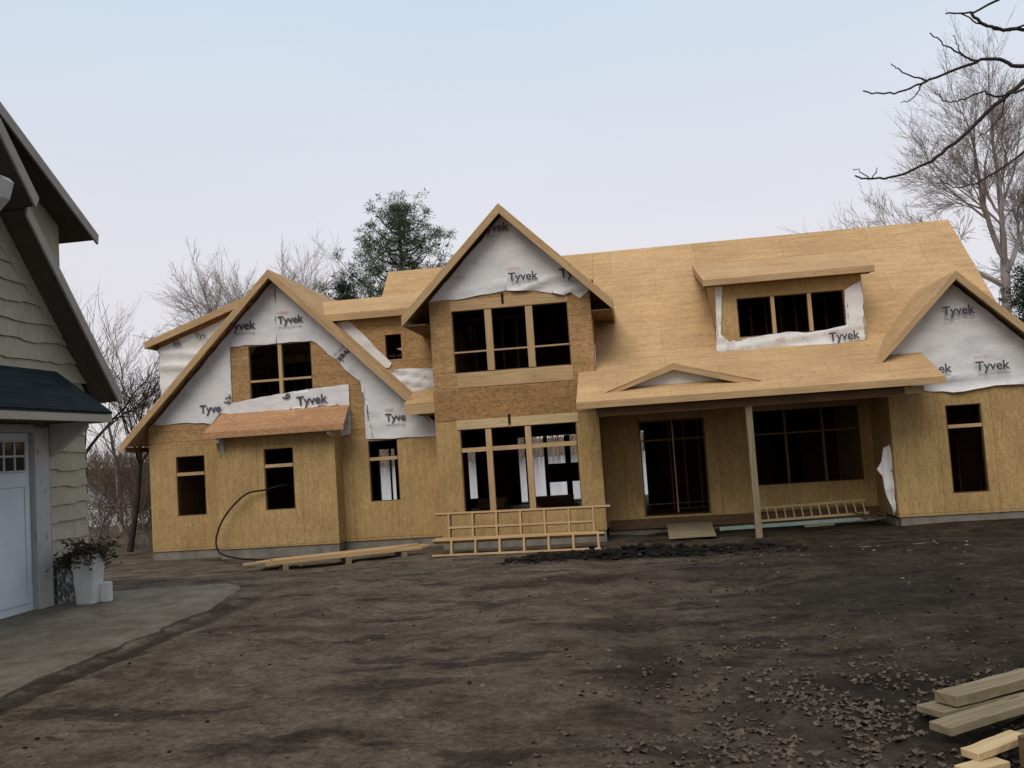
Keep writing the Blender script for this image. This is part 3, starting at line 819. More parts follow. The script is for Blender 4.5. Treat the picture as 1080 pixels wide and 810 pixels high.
stud_wall((-0.5,27.3), (9.0,27.3), 3.0, 6.8, True)
stud_wall((1.0,25.6), (8.0,25.6), 3.0, 5.4, False)

# -- white house wrap ------------------------------------------------------------
def wrap(y, pts, amp=0.02, seed=0.0, step=0.09, rough=0.02, th=0.004, fold=None):
    r = random.Random(int(seed*10)+1)
    # roughen the outline
    out = []
    for i, p in enumerate(pts):
        q = pts[(i+1) % len(pts)]; n = max(1, int(math.dist(p, q)/0.2))
        for k in range(n):
            t = k/n; e = rough if k else 0
            out.append((p[0]+(q[0]-p[0])*t + r.uniform(-e, e), p[1]+(q[1]-p[1])*t + r.uniform(-e, e)))
    mb = MB(); bm = mb.bm
    bm.faces.new([bm.verts.new((x, y, z)) for x, z in out])
    bmesh.ops.triangulate(bm, faces=bm.faces)
    for ax in (0, 2):
        lo_ = min(v.co[ax] for v in bm.verts); hi = max(v.co[ax] for v in bm.verts)
        v = lo_ + step
        while v < hi:
            co = [0,0,0]; co[ax] = v; no = [0,0,0]; no[ax] = 1
            bmesh.ops.bisect_plane(bm, geom=list(bm.verts)+list(bm.edges)+list(bm.faces), plane_co=co, plane_no=no)
            v += step
    for v in bm.verts:
        x, z = v.co.x, v.co.z
        d = amp*(0.5 + 0.9*fnoise(x*1.4+seed, z*4.0, seed, 3) + 0.6*abs(fnoise(x*3.0+seed, z*2.0+x, seed+4, 3)))
        if fold: d += fold(x, z)
        v.co.y = y - max(0.0, d)
    return mb.build('house_wrap', M['wrap'], H, smooth=True)

def text_on(parent, s, x, z, width, y, m, rot=0.0, height=None):
    cu = bpy.data.curves.new('lettering', 'FONT'); cu.body = s; cu.size = 1.0
    cu.offset = 0.022 if m is M['let'] else 0.004; cu.extrude = 0.0
    t = bpy.data.objects.new('lettering', cu); COL.objects.link(t)
    bpy.context.view_layer.update()
    me = bpy.data.meshes.new_from_object(t.evaluated_get(bpy.context.evaluated_depsgraph_get()))
    bpy.data.objects.remove(t)
    xs = [v.co.x for v in me.vertices]; ys = [v.co.y for v in me.vertices]
    sc = width/(max(xs)-min(xs)); sy = sc if height is None else height/(max(ys)-min(ys))
    ox = min(xs); base = wloc(parent); cr, sr = cos(rot), sin(rot)
    for v in me.vertices:
        a = (v.co.x-ox)*sc; b_ = v.co.y*sy
        v.co = V((x + a*cr - b_*sr, y, z + a*sr + b_*cr)) - base
    bm = bmesh.new(); bm.from_mesh(me)
    bmesh.ops.solidify(bm, geom=list(bm.faces), thickness=0.002) if False else None
    bm.to_mesh(me); bm.free()
    me.materials.clear(); me.materials.append(m)
    o = bpy.data.objects.new('lettering', me); COL.objects.link(o); o.parent = parent
    return o

def brand(parent, x, z, w, y, word='Tyvek', sub=True, red=True, rot=0.0):
    text_on(parent, word, x, z, w, y, M['let'], rot)
    c, s = cos(rot), sin(rot)
    if sub: text_on(parent, 'HomeWrap', x + 0.02*c + 0.13*s, z + 0.02*s - 0.13*c, w*0.92, y, M['letg'], rot, height=0.075)
    if red: text_on(parent, 'DUPONT', x, z+0.27, w*0.42, y, M['red'], rot, height=0.07)

# left gable: one sheet with the window and the bare board patches left out
gz = 6.70
wl = wrap(23.985, [(-13.30,2.98),(-13.05,2.93),(-12.55,2.96),(-11.82,2.92),(-11.6,2.86),(-11.35,3.13),(-10.96,3.45),(-10.98,4.2),(-10.95,4.98),(-9.60,4.97),(-9.56,6.76),(-9.85,6.48)], 0.02, 1.0)
wr = wrap(23.985, [(-9.58,4.965),(-8.58,4.96),(-8.44,4.88),(-7.17,3.61),(-7.20,2.15),(-6.4,2.12),(-5.85,2.12),(-5.05,2.11),(-5.06,2.28),(-9.10,6.32),(-9.54,6.75)], 0.022, 2.0)
wb = wrap(23.975, [(-11.35,3.15),(-10.95,3.10),(-7.70,3.13),(-7.66,2.60),(-8.05,2.40),(-8.0,2.28),(-7.62,2.32),(-7.60,3.68),(-9.2,3.60),(-10.95,3.42)], 0.02, 3.0)
ty = 23.94
brand(wr, -9.52, 5.50, 0.74, ty)
brand(wl, -10.80, 5.43, 0.64, ty, 'yvek', True, False)
brand(wl, -11.90, 3.19, 0.62, ty, 'Tyve', False, False)
brand(wl, -11.16, 3.62, 0.26, ty, 'Ty', False, False, rot=-1.35)
text_on(wb, 'Tyvek', -9.08, 3.20, 0.88, 23.93, M['let'], 0.04)
text_on(wb, '9', -9.50, 3.50, 0.15, 23.93, M['let'], -1.2)
brand(wr, -6.62, 2.60, 0.56, ty, 'Tyve', True, True)
brand(wr, -7.42, 4.82, 0.66, ty, 'Tyvek', True, False, rot=pi+0.72)
brand(wl, -12.0, 4.62, 0.26, ty, 'ek', True, False)
# flashing strip beside the gable and the crumpled piece under the set-back wall
ws = wrap(YS-0.008, [(-8.10,5.49),(-7.66,5.50),(-6.52,4.22),(-6.60,4.10),(-6.78,4.12),(-6.88,4.02),(-7.05,4.13)], 0.02, 4.0)
wk = wrap(YS-0.03, [(-6.95,4.02),(-6.3,4.04),(-5.42,4.00),(-5.04,4.0),(-5.04,2.9),(-5.9,2.9)], 0.05, 5.0, fold=lambda x, z: 0.06*max(0, sin((z+0.25*x)*24)))
# cheek wrap
wc = wrap(YC-0.01, [(-13.46,5.22),(-13.52,5.15),(-13.38,4.86),(-13.50,4.72),(-13.46,3.2),(-12.0,3.4),(-10.0,5.6),(-9.9,6.42),(-11.5,5.90),(-12.6,5.52)], 0.03, 6.0,
          fold=lambda x, z: 0.07*max(0, sin((z-4.95+0.12*(x+13))*16)) if 4.5 < z < 5.2 else 0.0)
brand(wc, -12.33, 5.40, 0.36, YC-0.12, 'Tyv', False, False)
text_on(wc, 'DUPONT', -12.25, 5.68, 0.3, YC-0.12, M['red'], 0.1, height=0.07)
text_on(wc, 'ek', -13.0, 5.24, 0.26, YC-0.12, M['let'], 0.1)
# tower gable
wt = wrap(YT-0.01, [(-4.97,5.52),(-4.0,5.55),(-2.95,5.66),(-2.17,5.58),(-1.75,5.48),(-1.50,5.40),(-1.32,5.46),(-1.10,5.30),(-0.86,5.46),(-0.88,5.58),(-2.93,7.60)], 0.025, 7.0,
          fold=lambda x, z: (0.08*max(0, sin((z-0.30*x)*13)) if (z < 5.95 and x > -2.9) else 0.03*max(0, sin((z-0.08*x)*22)) if z < 6.0 else 0))
brand(wt, -3.34, 7.19, 0.58, YT-0.12, 'yvek', True, False)
brand(wt, -2.86, 5.87, 0.76, YT-0.13, 'Tyvek', False, True)
brand(wt, -1.56, 5.84, 0.50, YT-0.13, 'Tyv', True, False)
text_on(wt, 'DUPONT', -4.3, 6.06, 0.34, YT-0.10, M['red'], 0.03, height=0.06)
# scrap on the tower side wall, small
MB().prism([(-0.835,23.0,4.1),(-0.835,23.35,4.2),(-0.835,23.3,4.0),(-0.835,23.1,3.55)], (0.02,0,0)).build('house_wrap', M['wrap'], H)
# dormer wrap: left strip, bottom band, right panel
wd = wrap(YD-0.006, [(2.30,5.40),(2.50,5.38),(2.46,5.12),(2.33,4.90),(2.37,4.15),(2.58,3.98),(3.2,4.02),(4.0,4.10),(4.46,4.03),(5.42,4.14),(5.49,4.12),(5.44,4.55),(5.52,4.75),(5.47,5.02),(5.70,5.16),(5.88,5.22),(5.88,3.72),(4.5,3.70),(2.44,3.68),(2.22,3.74),(2.30,4.1)], 0.03, 8.0,
          fold=lambda x, z: 0.05*max(0, sin((z-0.1*x)*20)) if z < 4.2 else 0.02)
text_on(wd, 'Tyvek', 4.98, 3.77, 0.74, YD-0.12, M['let'], 0.03)
for xx in (2.46, 3.68, 5.0): text_on(wd, 'DUPONT', xx, 3.80 + (0.15 if xx > 4 else 0.02*xx), 0.24, YD-0.12, M['red'], 0.12, height=0.07)
# right gable wrap, loose at the bottom edge
wg = wrap(YR-0.01, [(5.99,3.20),(6.0,2.85),(6.35,2.60),(6.62,2.37),(7.0,2.31),(7.4,2.26),(8.1,2.32),(8.6,2.35),(9.18,2.30),(9.18,3.26),(7.60,4.84)], 0.025, 9.0,
          fold=lambda x, z: 0.07*max(0, sin((z-0.10*x)*14)) if z < 2.66 else 0)
brand(wg, 7.34, 4.07, 0.72, YR-0.12, 'Tyvek', True, False)
brand(wg, 7.12, 2.73, 0.30, YR-0.14, 'ek', False, False)
brand(wg, 7.94, 2.72, 0.75, YR-0.14, 'Tyvek', False, True)
text_on(wg, 'HomeWrap', 8.0, 2.60, 0.7, YR-0.14, M['letg'], 0.03, height=0.05)
# torn scrap hanging at the porch corner
wrap(YR+0.16, [(5.95,1.14),(5.80,1.08),(5.74,0.80),(5.60,0.58),(5.70,0.42),(5.74,0.05),(5.82,-0.22),(5.90,-0.52),(5.955,-0.40)], 0.04, 10.0, step=0.06, rough=0.03,
     fold=lambda x, z: 0.12*max(0, (5.95-x)) + 0.03*sin(x*40))

# ------------------------------------------------------------------ things in front of the house
def thing_board(name, p0, p1, w, t, m, label, cat, group=None, roll=0):
    mb = MB(True); mb.board(p0, p1, w, t, roll)
    c = (V(p0)+V(p1))/2
    o = mb.build(name, m, None, origin=(c.x, c.y, c.z))
    return tag(o, label, cat, group)

def board_stack():
    """long boards lying side by side on blocks"""
    A = V((-8.25, 19.55, 0)); B = V((-4.95, 21.25, 0)); d = (B-A).normalized(); n = V((-d.y, d.x, 0))
    zb = -0.56
    words = ['nearest board', 'second board from the yard', 'third board from the yard', 'fourth board from the yard', 'board nearest the house']
    for k in range(5):
        s = A + n*(k*0.15) + d*(-0.15 + 0.22*rnd.random()) ; e = B + n*(k*0.16) + d*rnd.uniform(-0.35, 0.5)
        thing_board('board', (s.x, s.y, zb), (e.x, e.y, zb+0.02), 0.14, 0.042, M['lum'],
                    words[k] + ' in the bottom layer of the long stack', 'board', 'long boards stacked before the left wing')
    w2 = ['front board', 'middle board', 'rear board']
    for k in range(3):
        s = A + n*(0.12 + k*0.17) + d*(-0.55 + 0.3*k); e = B + n*(0.1 + k*0.19) + d*(-0.8 + 0.3*k)
        thing_board('board', (s.x, s.y, zb+0.046), (e.x, e.y, zb+0.066), 0.14, 0.042, M['lum'],
                    w2[k] + ' in the top layer of the long stack before the left wing', 'board', 'long boards stacked before the left wing')
    for q, (t, wd_) in enumerate(((0.35, 'left'), (1.75, 'middle'), (3.05, 'right'))):
        c = A + d*t
        p = c - n*0.14; e = c + n*0.8
        z = ground_z(p.x, p.y)
        mb = MB(True); mb.hexa([(p+d*-0.06+V((0,0,z-0.05))), (p+d*0.06+V((0,0,z-0.05))), (e+d*0.06+V((0,0,z-0.05))), (e+d*-0.06+V((0,0,z-0.05)))],
                               [(p+d*-0.06+V((0,0,-0.583))), (p+d*0.06+V((0,0,-0.583))), (e+d*0.06+V((0,0,-0.581))), (e+d*-0.06+V((0,0,-0.581)))])
        tag(mb.build('support_block', M['lumgrey'], None, origin=(c.x, c.y, -0.55)), wd_ + ' wooden block carrying the long board stack', 'block', 'blocks under the board stack')
board_stack()

def ladder_frame(name, p0, p1, up, nrung, mid, label, ext0=0.0, ext1=0.0, w=0.045, dpt=0.24):
    """rails along p0-p1, rungs along vector up"""
    p0 = V(p0); p1 = V(p1); up = V(up); d = (p1-p0).normalized(); L = (p1-p0).length
    t = empty(name, p0, label, 'wall frame')
    n = d.cross(up).normalized()
    def rail(nm, a, b_):
        mb = MB(True); u = up.normalized()*w/2; q = n*dpt/2
        mb.hexa([a-u-q, b_-u-q, b_-u+q, a-u+q], [a+u-q, b_+u-q, b_+u+q, a+u+q]); mb.build(nm, M['lum'], t)
    rail('rail', p0 - d*ext0, p1 + d*ext1*0.2)
    rail('rail', p0+up - d*ext0, p1+up + d*ext1)
    if mid:
        rail('middle_rail', p0+up*mid, p1+up*mid)
    for k in range(nrung):
        c = p0 + d*(0.02 + (L-0.04)*k/(nrung-1)); g = up.normalized()*(w/2+0.001)
        segs = [(0.0, 1.0)] if not mid else [(0.0, mid), (mid, 1.0)]
        mb = MB(True)
        for a, b_ in segs:
            A = c + up*a + g; B = c + up*b_ - g; e = d*w/2; q = n*(dpt/2-0.002)
            mb.hexa([A-e-q, A+e-q, A+e+q, A-e+q], [B-e-q, B+e-q, B+e+q, B-e+q])
        mb.build('rung', M['lum'], t)
    return t
ladder_frame('wall_frame', (-4.40,20.80,-0.33), (-1.03,20.80,-0.36), (0,0.10,0.56), 7, 0.42,
             'taller open lumber frame with seven studs standing on the lower one below the tower windows', 0.30, 0.37)
ladder_frame('wall_frame', (-4.34,20.62,-0.71), (-0.95,20.62,-0.73), (0,0.12,0.33), 7, 0.0,
             'low open lumber frame resting on the ground under the taller frame', 0.42, 0.12)

def pipe():
    pts = [(-9.2,24.2,1.05),(-9.45,23.45,1.06),(-9.84,23.3,0.98)]
    ref = [(279,513.5)]
    ring = [(-10.30,23.22,0.92),(-10.72,23.18,0.60),(-11.02,23.12,0.20),(-11.14,23.02,-0.22),(-11.0,22.8,-0.50),(-10.62,22.4,-0.60),(-9.95,21.9,-0.655),(-9.2,21.45,-0.66)]
    P = [V(p) for p in pts + ring]
    out = []
    for i in range(len(P)-1):
        p0 = P[max(i-1,0)]; p1 = P[i]; p2 = P[i+1]; p3 = P[min(i+2, len(P)-1)]
        for k in range(6):
            t = k/6
            out.append(0.5*((2*p1)+(p2-p0)*t+(2*p0-5*p1+4*p2-p3)*t*t+(3*p1-p0-3*p2+p3)*t*t*t))
    out.append(P[-1])
    mb = MB(); mb.tube(out, 0.024, 8)
    tag(mb.build('flexible_pipe', M['black'], None, True, origin=(-9.6,23.3,-0.6)), 'thin black flexible pipe arching out of a left wing window down to the ground', 'pipe')
pipe()

def ramp_sheet():
    mb = MB(); z0 = ground_z(1.1, 21.6)+0.03
    mb.slab([(0.62,21.75,z0+0.03),(1.72,21.85,z0+0.035),(1.78,23.9,-0.56),(0.66,23.9,-0.55)], 0.02)
    tag(mb.build('plywood_ramp', M['lumgrey'], None, origin=(1.2,22.5,-0.6)), 'weathered plywood sheet laid as a ramp up to the porch doorway', 'ramp')
ramp_sheet()
thing_board('step_board', (0.3,23.85,-0.60), (2.2,23.9,-0.60), 0.2, 0.04, M['lumwet'], 'dark plank lying across the top of the plywood ramp', 'board')
thing_board('long_board', (1.95,23.55,-0.72), (5.75,23.6,-0.66), 0.04, 0.09, M['mint'], 'long pale green board lying on edge below the wooden ladder', 'board')

def inside_piles():
    for (x0, x1, y, n, lab, sd) in ((-4.55,-3.75,26.0,5,'dark pile of building material on the floor inside the left centre window',1), (-3.05,-1.9,27.6,4,'dark low pile of building material inside behind the middle centre window',2)):
        r = random.Random(sd); t = empty('material_pile', ((x0+x1)/2, y, -0.39), lab, 'material pile')
        for k in range(n):
            mb = MB(True); a = r.uniform(-0.1,0.1)
            mb.box(x0+a, x1+a*0.6, y-0.3+a, y+0.3+a, -0.385+k*0.13, -0.385+k*0.13+0.118); mb.build('sheet_bundle', M['lumwet'], t)
inside_piles()

def ladder():
    t = empty('wooden_ladder', (2.95,23.9,-0.60), 'light wooden ladder lying on its side along the porch wall', 'ladder')
    a0, a1 = V((2.90,23.75,-0.60)), V((5.62,23.75,-0.54)); up = V((0,0.25,0.30))
    for p in (0, 1):
        mb = MB(True); mb.board(a0+up*p, a1+up*p, 0.03, 0.055); mb.build('rail', M['lumpale'], t)
    for k in range(13):
        c = a0 + (a1-a0)*(0.03 + 0.94*k/12)
        mb = MB(True); mb.board(c+up*0.09, c+up*0.91, 0.028, 0.028); mb.build('rung', M['lumpale'], t)
ladder()
thing_board('scrap_board', (3.9,22.9,-0.70), (4.6,22.95,-0.69), 0.14, 0.03, M['lumgrey'], 'short offcut lying on the ground before the ladder', 'board')
mb = MB(); r_ = random.Random(2)
for k in range(14): 
    a = V((5.5+r_.uniform(-0.35,0.4), 23.1+r_.uniform(-0.4,0.4), -0.66+r_.uniform(0,0.12)))
    mb.board(a, a+V((r_.uniform(-0.4,0.4), r_.uniform(-0.2,0.2), r_.uniform(-0.02,0.1))), 0.06, 0.02)
tag(mb.build('scrap_heap', M['lumwet'], None, origin=(5.5,23.1,-0.68)), 'small heap of dark wood scraps at the corner of porch and right wing', 'scrap heap', kind='stuff')

# foreground lumber, lower right
def foreground_lumber():
    g = 'planks piled in the right foreground'
    D = V((0.85, 0.53, 0.0))
    B = [
        ('timber', (1.63,5.53,0.120), 1.7, 0.15, 0.062, 'lumgrey', 'thick square timber lying on top at the back of the foreground pile', 0.01),
        ('plank', (1.53,5.50,0.062), 1.9, 0.19, 0.04, 'lumgrey', 'plank with a pale cut end directly under the thick square timber', -0.01),
        ('plank', (1.46,5.10,0.085), 1.8, 0.14, 0.045, 'lumgrey', 'wide knotty plank lying alone in the middle of the foreground pile', 0.012),
        ('plank', (1.68,4.96,0.04), 1.4, 0.05, 0.035, 'lumgrey', 'narrow strip of wood in shade below the wide knotty plank', 0.0),
        ('plank', (1.47,4.72,0.085), 0.36, 0.10, 0.038, 'lumpale', 'short pale offcut at the front of the foreground pile', 0.05),
        ('plank', (1.40,4.58,0.045), 0.26, 0.10, 0.035, 'lumpale', 'pale offcut lowest and nearest to the camera in the foreground pile', -0.04),
        ('timber', (1.76,4.62,0.10), 1.3, 0.22, 0.15, 'lumwet', 'dark wet brown beam at the very right edge of the photo', 0.0),
        ('plank', (2.2,4.7,0.01), 0.0, 0.12, 0.05, 'lumwet', 'dark bearer crossing underneath the foreground planks', 0.0),
    ]
    for nm, p0, L, w, t, m, lab, rise in B:
        p0 = V(p0); d = D.normalized() if L else V((-0.1,1,0)).normalized(); L = L or 1.4
        d = (d + V((0,0,rise))).normalized()
        mb = MB(True); mb.board(p0, p0 + d*L, w, t); mb.udir = d.copy()
        long = [e for e in mb.bm.edges if e.calc_length() > 0.2*L and e.calc_length() > w*1.2]
        bmesh.ops.subdivide_edges(mb.bm, edges=long, cuts=int(6 + L*8), use_grid_fill=True)
        r = random.Random(int(w*1e4+t*1e3)); k = r.uniform(0, 50)
        for v in mb.bm.verts:
            q = (v.co - p0).dot(d)
            v.co.z += 0.010*sin(q*1.3 + k) + 0.0035*fnoise(v.co.x*9+k, v.co.y*9, v.co.z*30, 3)
            v.co += V((-d.y, d.x, 0))*(0.008*sin(q*1.1 + k*2) + 0.003*fnoise(v.co.x*11, v.co.y*11+k, v.co.z*30, 3))
        sharp = [e for e in mb.bm.edges if len(e.link_faces) == 2 and e.calc_face_angle(0) > 0.9]
        bmesh.ops.bevel(mb.bm, geom=sharp, offset=0.003, segments=1, affect='EDGES')
        o = mb.build(nm, M[m], None, origin=tuple(p0 + d*L/2)); tag(o, lab, nm, g)
foreground_lumber()

# ------------------------------------------------------------------ the garage building, left
G = empty('shingled_garage', (-7.77, 9.0, 0.0), 'grey green shingled garage with steep gable and dark blue awning at the left edge', 'garage')
def garage():
    X = -7.77; sl = 1.175; ry, rz = 7.4, 2.88 + 1.175*(12.3-7.4)
    rp = lambda y: 2.92 + sl*(12.28-y)         # wall plane top under the roof
    # wall core
    mb = MB()
    mb.box(X-0.2, X-0.03, 11.25, 12.15, -0.1, 2.9)
    mb.box(X-0.2, X-0.03, 2.6, 11.25, 2.4, 2.9)
    mb.box(X-0.2, X-0.03, 2.6, 6.0, -0.1, 2.4)
    mb.build('wall', M['shake'], G)
    mb = MB(); mb.prism([(X-0.03,2.6,2.9),(X-0.03,12.2,2.9),(X-0.03,ry,rp(ry)-0.1)], (-0.17,0,0)); mb.build('gable_wall', M['shake'], G)
    mb = MB(); mb.box(-15.5, X-0.2, 12.0, 12.15, -0.1, 2.9); mb.build('rear_wall', M['shake'], G)
    mb = MB(); mb.box(-15.5, X-0.2, 2.6, 2.75, -0.1, 2.9); mb.build('front_wall', M['shake'], G)
    # shake courses, each course one part with a wavy butt edge
    def course(z0, ya, yb_, clip):
        m_ = MB(); n = max(2, int((yb_-ya)/0.07)); rows = []
        r = random.Random(int(z0*100)); step = 0; nxt = 0
        for i in range(n+1):
            y = ya + (yb_-ya)*i/n
            if i >= nxt: step = r.uniform(-0.016, 0.016); nxt = i + r.randint(2, 5)
            zz = z0 + step + 0.009*sin(y*5.5 + z0*9)
            t = 0.0 if clip is None else clip
            rows.append([m_.bm.verts.new(p) for p in ((X-0.028,y,z0+0.30),(X-0.012,y,zz+0.12),(X+0.006,y,zz),(X-0.028,y,zz+0.002))])
        for a, b_ in zip(rows, rows[1:]):
            for k in range(3): m_.bm.faces.new((a[k], b_[k], b_[k+1], a[k+1]))
        if clip: m_.cut((X, 12.30, 2.92), (0, sl, 1)); m_.cut((X, 2*ry-12.30, 2.92), (0, -sl, 1))
        if len(m_.bm.faces): m_.build('shake_course', M['shake'], G)
    for k in range(8): course(0.62 + k*0.235, 11.30, 12.13, None)
    for k in range(22): course(3.02 + k*0.245, 3.0, 12.2, True)
    # corner trim, stone base
    mb = MB(); mb.box(X-0.2, X+0.03, 11.33, 12.17, 0.0, 0.58); mb.build('stone_base', M['stone'], G)
    mb = MB(True); mb.box(X-0.1, X+0.012, 11.255, 11.29, 0.0, 2.38); mb.build('corner_trim', M['fasg'], G)
    # door with jamb and lites
    mb = MB(); mb.box(X-0.16, X+0.02, 10.97, 11.25, 0.0, 2.36); mb.build('door_jamb', M['jamb'], G)
    mb = MB(); mb.box(X-0.16, X+0.02, 6.0, 10.965, 2.30, 2.40); mb.build('door_header', M['white'], G)
    mb = MB(); mb.box(X-0.14, X-0.06, 6.0, 10.965, 0.0, 2.295)
    d = mb.build('garage_door', M['door'], G)
    for k in range(4):
        y1 = 10.92 - k*1.22; y0 = y1 - 1.12
        mb = MB(); t = X-0.058
        for a in ((t,t+0.014,y0,y1,0.12,0.18), (t,t+0.014,y0,y1,1.60,1.68), (t,t+0.014,y0,y0+0.07,0.183,1.597), (t,t+0.014,y1-0.07,y1,0.183,1.597)): mb.box(*a)
        mb.build('door_panel', M['door'], d)
        mb = MB(); mb.box(t-0.001, t+0.004, y0+0.05, y1-0.05, 1.80, 2.19); mb.build('window_lite', M['glass'], d)
        mb = MB()
        for j in range(6):
            yy = y0+0.05 + (1.02)*j/5; mb.box(t+0.005, t+0.022, yy-0.012, yy+0.012, 1.80, 2.19)
        for zz in (1.80, 1.995, 2.19):
            for j in range(5):
                ya = y0+0.05 + 1.02*j/5 + 0.013; mb.box(t+0.005, t+0.020, ya, ya+0.178, zz-0.012, zz+0.012)
        mb.build('muntin', M['white'], d)
    # awning roof above the door
    mb = MB(); mb.slab([(-6.98,3.2,2.53),(-6.98,11.52,2.53),(X-0.01,11.52,3.14),(X-0.01,3.2,3.14)], 0.04); mb.build('awning_roof', M['shing'], G)
    mb = MB(True); mb.box(-7.03,-6.985,3.2,11.52,2.39,2.488); mb.build('awning_fascia', M['cream'], G)
    mb = MB(); mb.prism([(-7.03,11.48,2.39),(-7.03,11.48,2.485),(X-0.01,11.48,3.09),(X-0.01,11.48,2.39)], (0,0.04,0)); mb.build('awning_end', M['cream'], G)
    mb = MB(); mb.box(X+0.03,-7.035,3.2,11.475,2.42,2.45); mb.build('awning_soffit', M['lumwet'], G)
    mb = MB(); mb.prism([(X+0.01,11.30,2.41),(-7.25,11.30,2.41),(-7.25,11.30,2.33),(X+0.01,11.30,1.98)], (0,0.10,0)); mb.build('bracket', M['white'], G)
    # main steep roof: lower overhang X=-7.2, upper part further out
    def steep(x1, ya, yb_, nm, drop=0.0):
        z = lambda y: 2.89 + sl*(12.44-y)
        mb = MB(); mb.slab([(x1,ya,z(ya)),(x1,yb_,z(yb_)),(-15.8,yb_,z(yb_)),(-15.8,ya,z(ya))], 0.05); mb.build(nm, M['shing'], G)
        mb = MB(); mb.slab([(x1-0.01,ya,z(ya)-0.055),(x1-0.01,yb_-0.01,z(yb_)-0.055),(-7.80,yb_-0.01,z(yb_)-0.055),(-7.80,ya,z(ya)-0.055)], 0.10); mb.build('soffit', M['sof'], G)
        mb = MB(True); mb.prism([(x1,ya,z(ya)-0.052),(x1,yb_,z(yb_)-0.052),(x1,yb_-0.06,z(yb_)-0.19),(x1,ya,z(ya)-0.24)], (0.03,0,0)); mb.build('rake_board', M['fasg'], G)
    steep(-7.40, 10.44, 12.44, 'roof')
    steep(-7.22, 7.4, 10.42, 'roof')
    z = lambda y: 2.89 + sl*(12.44-y)
    mb = MB(); mb.slab([(-7.22,7.39,z(7.4)),(-15.8,7.39,z(7.4)),(-15.8,2.6,z(12.2)),(-7.22,2.6,z(12.2))], 0.06); mb.build('roof', M['shing'], G)
    # big knee bracket under the upper overhang
    mb = MB(); mb.prism([(X+0.03,9.75,5.20),(-7.22,9.75,5.32),(-7.16,9.75,5.26),(-7.22,9.75,5.06),(X+0.03,9.75,4.55)], (0,0.16,0)); mb.build('knee_bracket', M['white'], G)
    # shed dormer roof behind with its own lower pitch
    q = lambda y: 5.16 + 0.61*(11.97-y)
    mb = MB(); mb.slab([(-7.4,9.0,q(9.0)),(-7.4,11.99,q(11.99)),(-13,11.99,q(11.99)),(-13,9.0,q(9.0))], 0.04); mb.build('dormer_roof', M['shing'], G)
    mb = MB(); mb.slab([(-7.41,9.2,q(9.2)-0.045),(-7.41,11.95,q(11.95)-0.045),(-13,11.95,q(11.95)-0.045),(-13,9.2,q(9.2)-0.045)], 0.10); mb.build('soffit', M['sof'], G)
    mb = MB(True); mb.prism([(-7.4,9.2,q(9.2)-0.042),(-7.4,11.99,q(11.99)-0.042),(-7.4,11.97,q(11.99)-0.18),(-7.4,9.2,q(9.2)-0.2)], (0.03,0,0)); mb.build('rake_board', M['fasg'], G)
    mb = MB(); mb.prism([(X,11.5,3.7),(X,11.66,3.6),(X,11.66,q(11.66)-0.15),(X,9.6,q(9.6)-0.15),(X,10.2,4.9)], (-0.1,0,0)); mb.build('dormer_cheek', M['shake'], G)
    mb = MB(); mb.box(-13,X-0.1,11.52,11.64,3.5,q(11.64)-0.15); mb.build('dormer_wall', M['shake'], G)
garage()

def planter():
    t = empty('planter', (-7.15, 11.2, 0.035), 'tall tapered white square planter with drooping winter greenery by the garage corner', 'planter')
    mb = MB(); c = (-7.24, 11.26); a, b_ = 0.115, 0.152; z0, z1 = 0.015, 0.66
    q = lambda h, z: [(c[0]-h,c[1]-h,z),(c[0]+h,c[1]-h,z),(c[0]+h,c[1]+h,z),(c[0]-h,c[1]+h,z)]
    mb.hexa(q(a,z0), q(b_,z1))
    bmesh.ops.bevel(mb.bm, geom=list(mb.bm.edges), offset=0.012, segments=2, affect='EDGES')
    mb.build('pot', M['pot'], t)
    mb = MB(); mb.box(c[0]-0.135, c[0]+0.135, c[1]-0.135, c[1]+0.135, 0.662, 0.672); mb.build('soil', M['clod'], t)
    mb = MB(); r = random.Random(11)
    for i in range(150):
        a = r.uniform(0, 2*pi); L = r.uniform(0.15, 0.42); el = r.uniform(-0.1, 1.1)
        if r.random() < 0.35: a = r.gauss(3.9, 0.5); L *= 1.1; el = 0.1
        p = V((c[0]+r.uniform(-0.12,0.12), c[1]+r.uniform(-0.12,0.12), 0.67)); pts = [p]
        d = V((cos(a)*cos(el), sin(a)*cos(el), sin(el)))
        for k in range(5):
            p = p + d*L/5; d = (d + V((0,0,-0.32))).normalized(); pts.append(p.copy())
        mb.tube(pts, [0.004,0.004,0.003,0.003,0.002,0.001], 3, False)
        for k in range(1, 6):
            for s in (-1, 1):
                e = pts[k] + V((r.uniform(-0.06,0.06), r.uniform(-0.06,0.06), r.uniform(-0.04,0.04)))
                w = V((r.uniform(-0.015,0.015), r.uniform(-0.015,0.015), 0.012))
                mb.poly([pts[k], (pts[k]+e)/2 + w, e, (pts[k]+e)/2 - w])
    mb.build('greenery', M['plant'], t)
    mb = MB(); mb.box(-7.12, -7.0, 11.30, 11.42, 0.015, 0.27)
    bmesh.ops.bevel(mb.bm, geom=list(mb.bm.edges), offset=0.01, segments=2, affect='EDGES')
    tag(mb.build('paving_block', M['pot'], None, origin=(-6.92,11.5,0.036)), 'small pale block standing right beside the tall white planter', 'block')
planter()

